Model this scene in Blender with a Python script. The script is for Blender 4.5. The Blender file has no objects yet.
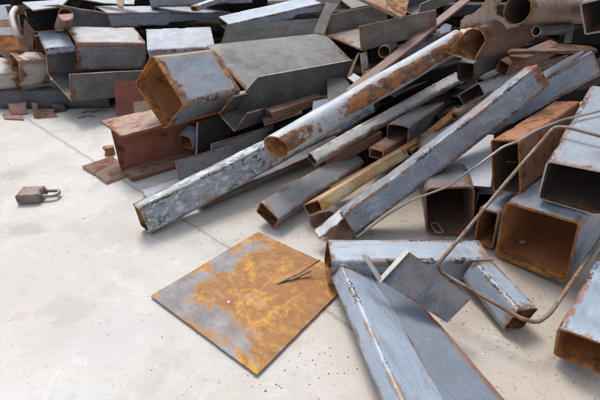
# Scrap steel heap on a pale concrete yard, seen from above.
import bpy, bmesh, math, random
from mathutils import Vector, Matrix, noise
R = math.radians
sc = bpy.context.scene
col = sc.collection
random.seed(11)

# ---------------- camera ----------------
cd = bpy.data.cameras.new('camera')
cd.sensor_width = 36.0; cd.lens = 36*430/600; cd.clip_start = .02; cd.clip_end = 200
cam = bpy.data.objects.new('camera', cd); col.objects.link(cam)
cam.location = (0, 0, .75); cam.rotation_euler = (R(90-31), 0, 0)
sc.camera = cam

# ---------------- light ----------------
SUN_EL, SUN_AZ = 58, -20          # soft bright overcast, light from behind left of the heap
w = bpy.data.worlds.new('World'); sc.world = w; w.use_nodes = True
nt = w.node_tree; bg = nt.nodes['Background']
sky = nt.nodes.new('ShaderNodeTexSky'); sky.sky_type = 'NISHITA'; sky.sun_disc = False
sky.sun_elevation = R(SUN_EL); sky.sun_rotation = R(SUN_AZ)
sky.air_density = 1.0; sky.dust_density = 3.0; sky.ozone_density = 1.0
hs = nt.nodes.new('ShaderNodeHueSaturation'); hs.inputs['Saturation'].default_value = .45
nt.links.new(sky.outputs[0], hs.inputs['Color']); nt.links.new(hs.outputs[0], bg.inputs[0])
bg.inputs[1].default_value = .15
sl = bpy.data.lights.new('sun', 'SUN'); sl.energy = 1.5; sl.angle = R(18); sl.color = (1, .96, .9)
so = bpy.data.objects.new('sun', sl); col.objects.link(so)
d = Vector((math.sin(R(SUN_AZ))*math.cos(R(SUN_EL)), math.cos(R(SUN_AZ))*math.cos(R(SUN_EL)), math.sin(R(SUN_EL))))
so.rotation_euler = d.to_track_quat('Z', 'Y').to_euler(); so.location = d*5
sc.view_settings.view_transform = 'Standard'; sc.view_settings.look = 'None'
sc.view_settings.exposure = 0.50; sc.view_settings.gamma = 1

# ---------------- materials ----------------
class N:
    def __init__(s, name):
        s.m = bpy.data.materials.new(name); s.m.use_nodes = True
        s.t = s.m.node_tree; s.b = s.t.nodes['Principled BSDF']
        s.tc = s.t.nodes.new('ShaderNodeTexCoord')
    def l(s, a, b): s.t.links.new(a, b)
    def val(s, sock, v):
        if isinstance(v, bpy.types.NodeSocket): s.l(v, sock)
        else: sock.default_value = v
    def noise(s, vec, scale, detail=4, rough=.55, dist=0, out=0):
        n = s.t.nodes.new('ShaderNodeTexNoise'); s.l(vec, n.inputs['Vector'])
        n.inputs['Scale'].default_value = scale; n.inputs['Detail'].default_value = detail
        n.inputs['Roughness'].default_value = rough; n.inputs['Distortion'].default_value = dist
        return n.outputs[out]
    def voro(s, vec, scale, feature='F1', out=0, rand=1):
        n = s.t.nodes.new('ShaderNodeTexVoronoi'); n.feature = feature; s.l(vec, n.inputs['Vector'])
        n.inputs['Scale'].default_value = scale; n.inputs['Randomness'].default_value = rand
        return n.outputs[out]
    def math(s, op, a, b=0, c=0, clamp=False):
        n = s.t.nodes.new('ShaderNodeMath'); n.operation = op; n.use_clamp = clamp
        s.val(n.inputs[0], a); s.val(n.inputs[1], b); s.val(n.inputs[2], c); return n.outputs[0]
    def ramp(s, f, lo, hi):     # smooth step lo..hi -> 0..1
        n = s.t.nodes.new('ShaderNodeMapRange'); n.interpolation_type = 'SMOOTHSTEP'
        s.val(n.inputs[0], f); s.val(n.inputs[1], lo); s.val(n.inputs[2], hi); return n.outputs[0]
    def mix(s, f, a, b):
        n = s.t.nodes.new('ShaderNodeMix'); n.data_type = 'RGBA'
        s.val(n.inputs[0], f)
        s.val(n.inputs[6], a if isinstance(a, bpy.types.NodeSocket) else (*a, 1))
        s.val(n.inputs[7], b if isinstance(b, bpy.types.NodeSocket) else (*b, 1)); return n.outputs[2]
    def vmul(s, v, xyz, off=None):
        n = s.t.nodes.new('ShaderNodeMapping'); s.l(v, n.inputs[0]); n.inputs['Scale'].default_value = xyz
        if off: n.inputs['Location'].default_value = off
        return n.outputs[0]
    def attr(s, name):
        n = s.t.nodes.new('ShaderNodeAttribute'); n.attribute_name = name; return n.outputs['Fac']
    def bump(s, h, strength, dist):
        n = s.t.nodes.new('ShaderNodeBump'); n.inputs['Strength'].default_value = strength
        n.inputs['Distance'].default_value = dist; s.l(h, n.inputs['Height']); s.l(n.outputs[0], s.b.inputs['Normal'])

def steel(name, c1, c2, rust=(.30, .10, .03), rust2=(.12, .045, .02), amount=.3, chips=.5, chipcol=(.035, .035, .04),
          rough=.5, metal=.15, end=.5, pale=.0, bumpd=.0012, rx=None, dirt=.55, dust=None, spec=.5, flake=0):
    """painted or mill-scaled steel: two base tones, rust patches, rust at cut ends, chipped edges, scratches"""
    s = N(name)
    oi = s.t.nodes.new('ShaderNodeObjectInfo')
    off = s.math('MULTIPLY', oi.outputs['Random'], 41.7)
    va = s.t.nodes.new('ShaderNodeVectorMath'); va.operation = 'ADD'
    cx = s.t.nodes.new('ShaderNodeCombineXYZ')
    for i in range(3): s.l(off, cx.inputs[i])
    s.l(s.tc.outputs['Object'], va.inputs[0]); s.l(cx.outputs[0], va.inputs[1]); v = va.outputs[0]
    big = s.noise(v, 7, 3, .6); mid = s.noise(v, 30, 6, .65); fine = s.noise(v, 140, 5, .6)
    streak = s.noise(s.vmul(v, (4, 90, 90)), 1, 5, .7)
    blot = s.noise(v, 16, 8, .7, .6)
    base = s.mix(s.ramp(s.math('ADD', s.math('MULTIPLY', s.noise(v, 13, 7, .7), .75), s.math('MULTIPLY', streak, .25)), .38, .62), c1, c2)
    # grime smears
    dk = tuple(x*.45 for x in c1)
    base = s.mix(s.math('MULTIPLY', s.ramp(s.noise(s.vmul(v, (.6, 1.5, 1.5)), 12, 9, .78, 1.0), .48, .70), dirt), base, dk)
    lt = tuple(min(.85, x*1.5+.05) for x in c2)
    base = s.mix(s.math('MULTIPLY', s.ramp(s.noise(s.vmul(v, (1, 2.2, 2.2)), 19, 8, .75, .8), .58, .70), .18+pale), base, lt)
    # per-piece variation, brown handling dirt and dark streaks
    r2 = s.math('FRACT', s.math('MULTIPLY', oi.outputs['Random'], 17.31))
    base = s.mix(s.math('MULTIPLY', r2, .35), base, tuple(sum(c1)/3*q for q in (1.02, .97, .90)))
    base = s.mix(s.math('MULTIPLY', s.ramp(s.noise(s.vmul(v, (.5, 1.2, 1.2)), 8, 9, .76, .6), .50, .66), .42*dirt/.55), base, (.17, .12, .085))
    base = s.mix(s.math('MULTIPLY', s.ramp(s.noise(s.vmul(v, (.3, 1.6, 1.6)), 26, 7, .72), .54, .68), .30*dirt/.55), base, tuple(x*.4 for x in c1))
    # scratches
    sv = s.voro(s.vmul(v, (9, 60, 60)), 1, 'DISTANCE_TO_EDGE')
    base = s.mix(s.math('MULTIPLY', s.math('MULTIPLY', s.ramp(sv, .02, .0), s.ramp(mid, .54, .62)), .28), base, lt)
    # rust
    rc = s.mix(s.ramp(mid, .38, .66), rust2, rust)
    rc = s.mix(s.math('MULTIPLY', s.ramp(fine, .55, .75), .6), rc, tuple(min(.8, x*1.7+.03) for x in rust))
    t = .86-.62*amount
    f = s.math('ADD', s.math('MULTIPLY', blot, .62), s.math('MULTIPLY', big, .38))
    ends = s.math('MULTIPLY', s.ramp(s.attr('endd'), .055, .0), .22*end)
    f = s.math('ADD', f, ends)
    if rx:
        sx = s.t.nodes.new('ShaderNodeSeparateXYZ'); s.l(s.tc.outputs['Object'], sx.inputs[0])
        f = s.math('ADD', f, s.math('MULTIPLY', s.ramp(sx.outputs[0], rx[0], rx[1]), rx[2]))
        if len(rx) > 3:   # band along one side of a round pipe
            dd = s.math('ADD', s.math('MULTIPLY', sx.outputs[1], rx[3]), s.math('MULTIPLY', sx.outputs[2], rx[4]))
            f = s.math('ADD', f, s.math('MULTIPLY', s.ramp(dd, rx[5], rx[6]), rx[7]))
    rm = s.ramp(f, t-.02, t+.035)
    halo = s.math('MULTIPLY', s.ramp(f, t-.12, t+.03), .45)
    colr = s.mix(halo, base, tuple(a*.6+b*.5 for a, b in zip(c1, rust)))
    colr = s.mix(rm, colr, rc)
    colr = s.mix(s.math('MULTIPLY', s.ramp(s.noise(v, 85, 6, .8), .57, .66), .35), colr, tuple(x*.55 for x in c1))
    # rust freckles
    fr = s.ramp(s.voro(v, 120), .16, .06)
    colr = s.mix(s.math('MULTIPLY', fr, s.ramp(big, .5, .62)), colr, rust2)
    if dust:
        sn = s.t.nodes.new('ShaderNodeSeparateXYZ'); s.l(s.tc.outputs['Normal'], sn.inputs[0])
        dm = s.math('MULTIPLY', s.ramp(sn.outputs[2], .6, .9), s.ramp(s.noise(s.vmul(v, (.7, 1, 1)), 38, 8, .75), .60, .46))
        colr = s.mix(s.math('MULTIPLY', dm, .8), colr, dust)
    if flake:
        fa = s.noise(s.vmul(v, (.8, 1.2, 1.2)), 34, 8, .74, .4); fb = s.noise(s.vmul(v, (.8, 1.2, 1.2), (5, 3, 1)), 40, 8, .74, .3)
        reg = s.ramp(s.noise(s.vmul(v, (1, 1, 1), (7, 7, 2)), 7, 3, .5), .40, .58)
        colr = s.mix(s.math('MULTIPLY', s.ramp(fa, .53, .56), .8*flake), colr, tuple(min(.75, x*1.35+.06) for x in c2))
        colr = s.mix(s.math('MULTIPLY', s.math('MULTIPLY', s.ramp(fb, .545, .565), reg), .9*flake), colr, (.06, .062, .07))
        colr = s.mix(s.math('MULTIPLY', s.ramp(s.noise(s.vmul(v, (1, 1, 1), (1, 9, 2)), 10, 9, .75), .54, .64), .7*flake), colr, (.26, .17, .11))
    # chipped edges, grime line and chips scattered over the faces
    eg = s.attr('eg')
    if chips > 0:
        cn = s.math('ADD', s.math('MULTIPLY', s.noise(s.vmul(v, (.75, 1.3, 1.3)), 62, 5, .7), .5), s.math('MULTIPLY', s.noise(s.vmul(v, (.8, 1.2, 1.2)), 170, 4, .65), .5))
        clus = s.ramp(s.noise(v, 8, 5, .65), .44, .60)
        rb = s.noise(s.vmul(v, (.8, 1, 1)), 13, 8, .72)
        # rust bleeding in from the arris
        bl = s.ramp(s.math('ADD', rb, s.math('MULTIPLY', eg, .16)), .56, .68)
        colr = s.mix(s.math('MULTIPLY', s.math('MULTIPLY', bl, s.ramp(eg, .0, .35)), .8), colr, s.mix(s.ramp(cn, .45, .58), tuple(x*.55 for x in rust), rust))
        colr = s.mix(s.math('MULTIPLY', s.math('MULTIPLY', s.ramp(eg, .85, 1), s.ramp(cn, .50, .44)), .28), colr, lt)
        ck = s.ramp(s.math('ADD', cn, s.math('MULTIPLY', s.math('MULTIPLY', eg, clus), .12+.07*chips)), .655, .675)
        colr = s.mix(s.math('MULTIPLY', ck, .92), colr, chipcol)
        ch2 = s.ramp(s.noise(s.vmul(v, (.8, 1.5, 1.5)), 44, 7, .78), .675-.03*chips, .69-.03*chips)
        colr = s.mix(s.math('MULTIPLY', s.math('MULTIPLY', ch2, clus), .85), colr, chipcol)
    micro = s.noise(v, 420, 3, .7)
    colr = s.mix(s.math('MULTIPLY', s.ramp(micro, .50, .72), .35), colr, tuple(x*.4 for x in c1))
    colr = s.mix(s.math('MULTIPLY', s.ramp(s.noise(v, 210, 3, .7), .60, .70), .3), colr, lt)
    s.l(colr, s.b.inputs['Base Color'])
    s.l(s.math('ADD', s.math('MULTIPLY', rm, .3), s.math('ADD', s.math('MULTIPLY', mid, .3), rough-.15)), s.b.inputs['Roughness'])
    s.l(s.math('MULTIPLY', s.math('SUBTRACT', 1, rm), metal), s.b.inputs['Metallic'])
    s.b.inputs['Specular IOR Level'].default_value = spec
    s.bump(s.math('ADD', s.math('MULTIPLY', s.math('MULTIPLY', rm, fine), 1.0), s.math('ADD', s.math('MULTIPLY', mid, .35), s.math('MULTIPLY', big, .8))), .6, bumpd)
    return s.m

ORG = (.50, .20, .045); ORD = (.24, .085, .028)
M = {}
M['blue'] = steel('blue_grey_paint', (.22, .27, .345), (.32, .375, .45), amount=.2, chips=.75, end=.8)
M['lblue'] = steel('pale_blue_paint', (.27, .33, .41), (.37, .43, .52), amount=.15, chips=.8, end=.7, rough=.55, metal=.0)
M['chip'] = steel('flaking_blue_paint', (.30, .34, .39), (.46, .50, .54), amount=.36, chips=1.0, end=.9, pale=.4, rust=(.30, .15, .07), rough=.55)
M['white'] = steel('whitish_grey_paint', (.45, .47, .48), (.60, .61, .61), amount=.2, chips=.7, end=.9, pale=.3, metal=0)
M['grey'] = steel('dull_grey_scale', (.12, .12, .12), (.20, .20, .20), amount=.28, chips=.4, end=.7, rough=.5, metal=.3, rust=(.22, .10, .05))
M['lgrey'] = steel('pale_grey_scale', (.22, .215, .205), (.33, .32, .305), amount=.3, chips=.4, end=.9, rough=.5, metal=.2, pale=.2, rust=(.30, .16, .09))
M['dark'] = steel('dark_scale', (.05, .05, .055), (.10, .10, .105), amount=.25, chips=.3, end=.6, rust=(.12, .05, .025), rust2=(.05, .025, .015), metal=.2)
M['brown'] = steel('brown_rust', (.13, .07, .05), (.22, .13, .10), amount=.5, chips=.3, end=.4, rust=(.26, .11, .06), metal=0, rough=.7)
M['tan'] = steel('tan_rust', (.36, .22, .15), (.45, .33, .26), amount=.45, chips=.3, end=.5, rust=(.40, .20, .09), metal=0, rough=.7)
M['orange'] = steel('orange_rust', (.34, .13, .04), (.45, .21, .07), amount=.55, chips=.2, end=.3, rust=(.45, .17, .04), rust2=(.16, .06, .025), metal=0, rough=.8)
M['yellow'] = steel('yellow_rust', (.52, .38, .22), (.62, .50, .34), amount=.42, chips=.12, end=.5, rust=(.55, .27, .07), rust2=(.30, .14, .05), metal=0, rough=.75)
M['red'] = steel('red_oxide', (.19, .04, .025), (.25, .065, .04), amount=.35, chips=.3, end=.5, rust=(.34, .10, .04), rust2=(.10, .03, .02), metal=0, rough=.7)
M['pink'] = steel('faded_red_oxide', (.27, .13, .105), (.36, .23, .19), amount=.4, chips=.3, end=.5, rust=(.30, .10, .06), metal=0, rough=.75)
M['inner'] = steel('rusty_inside', (.20, .085, .04), (.36, .16, .06), amount=.52, chips=0, end=1.0, rust=(.48, .20, .05), rust2=(.07, .035, .022), metal=0, rough=.85, dirt=.85)
M['idark'] = steel('dark_inside', (.07, .045, .035), (.13, .08, .06), amount=.4, chips=0, end=.8, rust=(.22, .09, .04), rust2=(.06, .03, .02), metal=0, rough=.85)
M['cut'] = steel('cut_edge', (.30, .17, .10), (.50, .38, .28), amount=.4, chips=0, end=0, rust=(.42, .22, .09), metal=.1, rough=.6)
M['cutw'] = steel('bright_cut_edge', (.45, .43, .40), (.62, .58, .53), amount=.3, chips=0, end=0, rust=(.42, .26, .14), metal=.1, rough=.5)
M['rod'] = steel('steel_rod', (.15, .125, .11), (.27, .225, .19), amount=.56, chips=0, end=.0, rust=(.30, .155, .07), rust2=(.13, .075, .05), metal=.25, rough=.55, flake=.25)

def plate_mat():
    s = N('rust_bloom_plate'); v = s.tc.outputs['Object']
    n1 = s.noise(s.vmul(v, (1, 2.8, 1)), 8, 5, .56, .9); n2 = s.noise(v, 60, 8, .7); n3 = s.noise(v, 260, 4, .6)
    n4 = s.noise(v, 14, 5, .6)
    o = s.mix(s.ramp(n2, .38, .62), (.30, .135, .04), (.56, .285, .05))
    o = s.mix(s.ramp(n4, .42, .62), (.30, .135, .045), o)
    o = s.mix(s.math('MULTIPLY', s.ramp(n3, .56, .72), .3), o, (.58, .32, .09))
    g = s.mix(s.ramp(n4, .35, .65), (.17, .18, .20), (.29, .30, .33))
    g = s.mix(s.math('MULTIPLY', s.ramp(n2, .5, .7), .6), g, (.28, .20, .14))
    o = s.mix(s.math('MULTIPLY', s.ramp(s.noise(s.vmul(v, (1, 2, 1)), 22, 10, .8, .6), .50, .60), .7), o, (.22, .095, .035))
    o = s.mix(s.math('MULTIPLY', s.ramp(s.noise(v, 90, 10, .85), .52, .62), .55), o, (.17, .075, .03))
    o = s.mix(s.math('MULTIPLY', s.ramp(s.noise(v, 48, 9, .8), .56, .62), .5), o, (.58, .33, .10))
    o = s.mix(s.math('MULTIPLY', s.ramp(s.voro(v, 75), .16, .06), s.ramp(n4, .45, .6)), o, (.10, .05, .03))
    g = s.mix(s.math('MULTIPLY', s.ramp(s.noise(s.vmul(v, (1, 3, 1)), 30, 9, .8), .50, .62), .5), g, (.10, .10, .11))
    sep = s.t.nodes.new('ShaderNodeSeparateXYZ'); s.l(v, sep.inputs[0])
    # bare grey survives towards the left corner and the lower edge of the plate
    # bright rubbed lines
    ln = None
    for (a, b, cc, lo, hi, ax) in ((1, .10, .02, -.16, .12, 1), (1, -.15, .10, -.15, .12, 1), (.55, 1, -.05, -.12, .14, 0)):
        dl = s.math('ABSOLUTE', s.math('ADD', s.math('ADD', s.math('MULTIPLY', sep.outputs[0], a), s.math('MULTIPLY', sep.outputs[1], b)), s.math('SUBTRACT', s.math('MULTIPLY', n2, .012), cc)))
        r = s.ramp(sep.outputs[ax], lo, lo+.04); r2 = s.ramp(sep.outputs[ax], hi, hi-.04)
        q = s.math('MULTIPLY', s.math('MULTIPLY', s.ramp(dl, .005, .001), s.ramp(n4, .3, .5)), s.math('MULTIPLY', r, r2))
        ln = q if ln is None else s.math('MAXIMUM', ln, q)
    bias = s.math('ADD', s.math('MULTIPLY', s.attr('bare'), .34), s.math('ADD', s.math('MULTIPLY', n1, 1.05), s.math('ADD', s.math('MULTIPLY', n2, .05), s.math('MULTIPLY', s.noise(s.vmul(v, (1, 2, 1)), 26, 8, .8), .16))))
    gm = s.ramp(bias, .76, .88)
    c_h = s.ramp(bias, .68, .80)
    o = s.mix(s.math('MULTIPLY', c_h, .55), o, (.40, .25, .13))
    c = s.mix(s.math('MULTIPLY', gm, .85), o, g)
    c = s.mix(s.math('MULTIPLY', ln, .22), c, (.66, .38, .12))
    s.l(c, s.b.inputs['Base Color']); s.b.inputs['Roughness'].default_value = .75
    s.bump(s.math('ADD', n3, s.math('MULTIPLY', n2, .6)), .5, .001)
    return s.m
M['plate'] = plate_mat()

def concrete():
    s = N('concrete'); v = s.tc.outputs['Object']
    sep = s.t.nodes.new('ShaderNodeSeparateXYZ'); s.l(v, sep.inputs[0])
    n0 = s.noise(v, 1.6, 4, .55); n1 = s.noise(v, 6, 7, .62, .4); n2 = s.noise(v, 28, 7, .7); n3 = s.noise(v, 300, 4, .7)
    c = s.mix(s.ramp(n0, .35, .65), (.515, .485, .445), (.575, .56, .54))
    c = s.mix(s.math('MULTIPLY', s.ramp(n1, .5, .68), .5), c, (.42, .385, .34))
    c = s.mix(s.math('MULTIPLY', s.ramp(n2, .52, .72), .45), c, (.36, .34, .315))
    c = s.mix(s.math('MULTIPLY', s.ramp(s.noise(v, 13, 7, .7, .8), .55, .66), .5), c, (.66, .655, .65))
    # rusty dirt trodden in near the heap
    hm = s.ramp(s.math('ADD', s.math('ADD', sep.outputs[0], s.math('MULTIPLY', sep.outputs[1], .25)), s.math('MULTIPLY', n1, .45)), .1, .85)
    c = s.mix(s.math('MULTIPLY', hm, .75), c, (.42, .345, .27))
    # damp grey stains
    c = s.mix(s.math('MULTIPLY', s.ramp(s.noise(s.vmul(v, (1, 1, 1), (3.3, 1.7, 0)), 4.2, 5, .5), .64, .70), .32), c, (.33, .30, .27))
    for (cx_, cy_, rx_, ry_, cc_, k_) in ((-1.087, 1.43, 0.07, 0.05, (0.3, 0.265, 0.23), 0.5), (-0.831, 1.077, 0.075, 0.035, (0.33, 0.3, 0.28), 0.5), (-0.654, 0.722, 0.02, 0.018, (0.46, 0.3, 0.26), 0.35), (-0.463, 0.518, 0.04, 0.03, (0.5, 0.54, 0.6), 0.25), (-0.398, 0.524, 0.03, 0.03, (0.5, 0.54, 0.6), 0.25), (-0.439, 0.68, 0.16, 0.1, (0.4, 0.4, 0.4), 0.3), (-0.988, 1.471, 0.3, 0.05, (0.4, 0.36, 0.31), 0.3), (-0.556, 1.098, 0.2, 0.06, (0.46, 0.41, 0.34), 0.35), (-0.224, 1.155, 0.16, 0.08, (0.36, 0.31, 0.25), 0.4), (0.381, 0.611, 0.1, 0.06, (0.42, 0.4, 0.38), 0.3)):
        ex = s.math('POWER', s.math('DIVIDE', s.math('SUBTRACT', sep.outputs[0], cx_), rx_), 2)
        ey = s.math('POWER', s.math('DIVIDE', s.math('SUBTRACT', sep.outputs[1], cy_), ry_), 2)
        q = s.math('ADD', s.math('SQRT', s.math('ADD', ex, ey)), s.math('MULTIPLY', s.math('SUBTRACT', s.noise(v, 14, 8, .75), .5), 3.2))
        c = s.mix(s.math('MULTIPLY', s.ramp(q, 1.15, .55), k_), c, cc_)
    # drag marks and faint grey wheel grime
    dg = s.noise(s.vmul(s.vmul(v, (1, 1, 1)), (1.2, 16, 1), (2, 5, 0)), 1.5, 9, .75)
    c = s.mix(s.math('MULTIPLY', s.ramp(dg, .57, .68), .28), c, (.36, .34, .32))
    c = s.mix(s.math('MULTIPLY', s.ramp(s.noise(v, 3.1, 9, .72, .5), .50, .64), .35), c, (.40, .385, .365))
    # faint red and blue paint smudges
    c = s.mix(s.math('MULTIPLY', s.ramp(s.noise(s.vmul(v, (1, 1, 1), (9, 4, 0)), 9, 4, .6), .72, .76), .35), c, (.50, .25, .20))
    c = s.mix(s.math('MULTIPLY', s.ramp(s.noise(s.vmul(v, (1, 1, 1), (19, 7, 0)), 11, 6, .75), .63, .70), .35), c, (.36, .41, .47))
    c = s.mix(s.math('MULTIPLY', s.ramp(s.noise(v, 700, 2, .6), .52, .70), .38), c, (.30, .28, .26))
    c = s.mix(s.math('MULTIPLY', s.ramp(s.noise(v, 95, 8, .78), .53, .64), .42), c, (.40, .375, .345))
    c = s.mix(s.math('MULTIPLY', s.math('MULTIPLY', s.ramp(s.noise(v, 55, 9, .8), .54, .62), hm), .6), c, (.26, .19, .13))
    c = s.mix(s.math('MULTIPLY', s.ramp(s.noise(s.vmul(v, (1, 1, 1), (4, 14, 0)), 20, 9, .8), .60, .66), .45), c, (.68, .675, .67))
    # specks
    for sc_, lo, hi, cc, mm in ((34, .13, .06, (.12, .10, .085), .62), (75, .17, .09, (.16, .11, .09), .55), (17, .07, .03, (.25, .06, .04), .5), (140, .22, .12, (.28, .25, .22), .55), (48, .15, .07, (.75, .74, .72), .6)):
        wv = s.t.nodes.new('ShaderNodeVectorMath'); wv.operation = 'ADD'
        nn = s.t.nodes.new('ShaderNodeTexNoise'); s.l(v, nn.inputs['Vector']); nn.inputs['Scale'].default_value = sc_*3
        sm = s.t.nodes.new('ShaderNodeVectorMath'); sm.operation = 'SCALE'; sm.inputs[3].default_value = .35/sc_
        s.l(nn.outputs['Color'], sm.inputs[0]); s.l(v, wv.inputs[0]); s.l(sm.outputs[0], wv.inputs[1])
        d_ = s.voro(wv.outputs[0], sc_)
        k = s.noise(s.vmul(v, (1, 1, 1), (sc_, 2, 0)), sc_*.6, 2, .5)
        c = s.mix(s.math('MULTIPLY', s.math('MULTIPLY', s.ramp(d_, lo, hi), s.ramp(k, mm, mm+.08)), .8), c, cc)
    # saw-cut joint and hairline cracks
    dl = JOINT
    wob = s.math('MULTIPLY', s.math('SUBTRACT', s.noise(v, 9, 6, .7), .5), .028)
    dj = s.math('ABSOLUTE', s.math('ADD', dl(s, sep), wob))
    jm = s.math('MULTIPLY', s.ramp(dj, .006, .001), s.ramp(n2, .36, .5))
    c = s.mix(s.math('MULTIPLY', s.ramp(dj, .02, .0), .25), c, (.33, .30, .27))
    c = s.mix(s.math('MULTIPLY', jm, .45), c, (.22, .195, .17))
    s.l(c, s.b.inputs['Base Color'])
    s.l(s.math('ADD', s.math('MULTIPLY', n1, .3), .6), s.b.inputs['Roughness'])
    h = s.math('SUBTRACT', s.math('ADD', s.math('MULTIPLY', n2, .8), s.math('MULTIPLY', n3, .5)), s.math('MULTIPLY', jm, 2.5))
    s.bump(h, .5, .0015)
    return s.m
def JOINT(s, sep):
    return s.math('ADD', s.math('ADD', s.math('MULTIPLY', sep.outputs[0], -0.6751), s.math('MULTIPLY', sep.outputs[1], -0.7377)), 0.5859)

# ---------------- mesh helpers ----------------
def tag(o, label=None, cat=None, group=None, kind=None):
    if label: o['label'] = label
    if cat: o['category'] = cat
    if group: o['group'] = group
    if kind: o['kind'] = kind
    return o

def rrect(w, h, r, n=3):
    pts = []
    for cx, cy, a0 in ((w/2-r, h/2-r, 0), (-w/2+r, h/2-r, 90), (-w/2+r, -h/2+r, 180), (w/2-r, -h/2+r, 270)):
        for i in range(n+1):
            a = R(a0+90*i/n); pts.append((cx+r*math.cos(a), cy+r*math.sin(a)))
    return pts
def dens(pts, m=.03):
    out = []
    for i, a in enumerate(pts):
        b = pts[(i+1) % len(pts)]; l = math.hypot(b[0]-a[0], b[1]-a[1]); k = max(1, int(l/m))
        for j in range(k): out.append((a[0]+(b[0]-a[0])*j/k, a[1]+(b[1]-a[1])*j/k))
    return out
def withedge(pts, arc=None, d=.009):
    # returns [(y, z, eg)], splitting long flats so that the edge weight falls off within d of a corner
    out = []; n = len(pts)
    for i in range(n):
        a, b = pts[i], pts[(i+1) % n]; l = math.hypot(b[0]-a[0], b[1]-a[1]); out.append((a[0], a[1], 1.0))
        q = min(d, l*.42)
        if l > .012:
            for u in (q/l, 1-q/l): out.append((a[0]+(b[0]-a[0])*u, a[1]+(b[1]-a[1])*u, 0.0 if l > .03 else .4))
    return out
def outline(kind, w, h, t):
    a, b = w/2, h/2
    if kind == 'chan':      # open at the top
        return [(-a, -b), (a, -b), (a, b), (a-t, b), (a-t, -b+t), (-a+t, -b+t), (-a+t, b), (-a, b)]
    if kind == 'angle':     # corner at right/top: top leg and right leg
        return [(a, b), (-a, b), (-a, b-t), (a-t, b-t), (a-t, -b), (a, -b)]
    if kind == 'zed':       # web at top, left leg up, right leg down
        return [(-a, b), (-a, 0), (a-t, 0), (a-t, -b), (a, -b), (a, t), (-a+t, t), (-a+t, b)]
    if kind == 'ibeam':
        return [(-a, -b), (a, -b), (a, -b+t), (t/2, -b+t), (t/2, b-t), (a, b-t), (a, b), (-a, b), (-a, b-t), (-t/2, b-t), (-t/2, -b+t), (-a, -b+t)]
    return [(-a, -b), (a, -b), (a, b), (-a, b)]

def prism(name, kind, w, h, L, t, mo, mi='inner', mc='cut', jag=.002, bend=.0, dent=.0019, slant=0, slantf=0, seed=0, parent=None, rr=None):
    """one rolled section along +X from x=0 to x=L; y left, z up"""
    bm = bmesh.new(); n = max(4, min(60, int(L/.017)))
    lay = bm.verts.layers.float.new('endd'); lae = bm.verts.layers.float.new('eg')
    sv = Vector((seed*3.17, seed*1.3, seed*.7)); rg = random.Random(seed*7+1)
    # knocks along the arrises: (x, corner y, corner z, depth, length, reach)
    knocks = [] if kind == 'pipe' or max(w, h) < .03 else [(rg.uniform(0, L), rg.choice((-.5, .5))*w, rg.choice((.5, .5, -.5))*h, min(rg.uniform(.001, .0035), .03*min(w, h)), rg.uniform(.008, .022), rg.uniform(.012, .03)) for _ in range(int(2+L*9))]
    def ring(prof, x, isend):
        vs = []
        for pt in prof:
            y, z = pt[0], pt[1]; eg = pt[2] if len(pt) > 2 else 0.0
            xx = x + (slant*y if x == 0 else 0) + (slantf*y if x == L else 0)
            if isend: xx += jag*2*noise.noise(Vector((y*60, z*60, x*9))+sv)+jag*noise.noise(Vector((y*200, z*200, x))+sv)
            dx = noise.noise_vector(Vector((x*5, y*9, z*9))+sv)*dent*2
            u = x/L; bz = -bend*4*u*(1-u); ky = kz = 0
            for (a, cy, cz, dp, ln, rc) in knocks:
                if abs(x-a) < 3*ln:
                    q = ((x-a)/ln)**2+((y-cy)**2+(z-cz)**2)/rc**2
                    if q < 7: k_ = dp*math.exp(-q); ky -= k_*(1 if cy > 0 else -1); kz -= k_*(1 if cz > 0 else -1)
            y += ky; z += kz
            v = bm.verts.new((xx, y+dx.y, z+dx.z+bz)); v[lay] = min(x, L-x); v[lae] = eg if .004 < x < L-.004 else max(eg, .6); vs.append(v)
        return vs
    xs = [L*i/n for i in range(n+1)]
    def skin(prof, flip, mi_):
        rs = [ring(prof, x, i in (0, n)) for i, x in enumerate(xs)]
        m = len(prof)
        for a, b in zip(rs, rs[1:]):
            for i in range(m):
                q = (a[i], b[i], b[(i+1) % m], a[(i+1) % m])
                f = bm.faces.new(q if flip else q[::-1]); f.material_index = mi_; f.smooth = True
        return rs
    if kind in ('tube', 'pipe'):
        if kind == 'pipe':
            k = 28; po = [(w/2*math.cos(2*math.pi*i/k), h/2*math.sin(2*math.pi*i/k)) for i in range(k)]
            pi_ = [((w/2-t)*math.cos(2*math.pi*i/k), (h/2-t)*math.sin(2*math.pi*i/k)) for i in range(k)]
        else:
            r = rr if rr else min(w, h)*.09+.0015
            r = max(r, t*1.25)
            r = min(r, min(w, h)*.4)
            po = rrect(w, h, r); pi_ = rrect(w-2*t, h-2*t, max(r-t, .0006))
            po = withedge(po); pi_ = withedge(pi_)
        ro = skin(po, False, 0); ri = skin(pi_, True, 1); m = len(po)
        for e, fl in ((0, True), (-1, False)):
            for i in range(m):
                q = (ro[e][i], ro[e][(i+1) % m], ri[e][(i+1) % m], ri[e][i])
                f = bm.faces.new(q if not fl else q[::-1]); f.material_index = 2
    else:
        po = withedge(outline(kind, w, h, t)); ro = skin(po, False, 0)
        for e, fl in ((0, True), (-1, False)):
            f = bm.faces.new(ro[e] if not fl else ro[e][::-1]); f.material_index = 2
        bm.normal_update(); bmesh.ops.triangulate(bm, faces=[f for f in bm.faces if len(f.verts) > 4])
    bmesh.ops.recalc_face_normals(bm, faces=bm.faces)
    me = bpy.data.meshes.new(name); bm.to_mesh(me); bm.free()
    for k in (mo, mi, mc): me.materials.append(M[k])
    me.set_sharp_from_angle(angle=R(32))
    o = bpy.data.objects.new(name, me); col.objects.link(o)
    if parent: o.parent = parent
    return o

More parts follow.
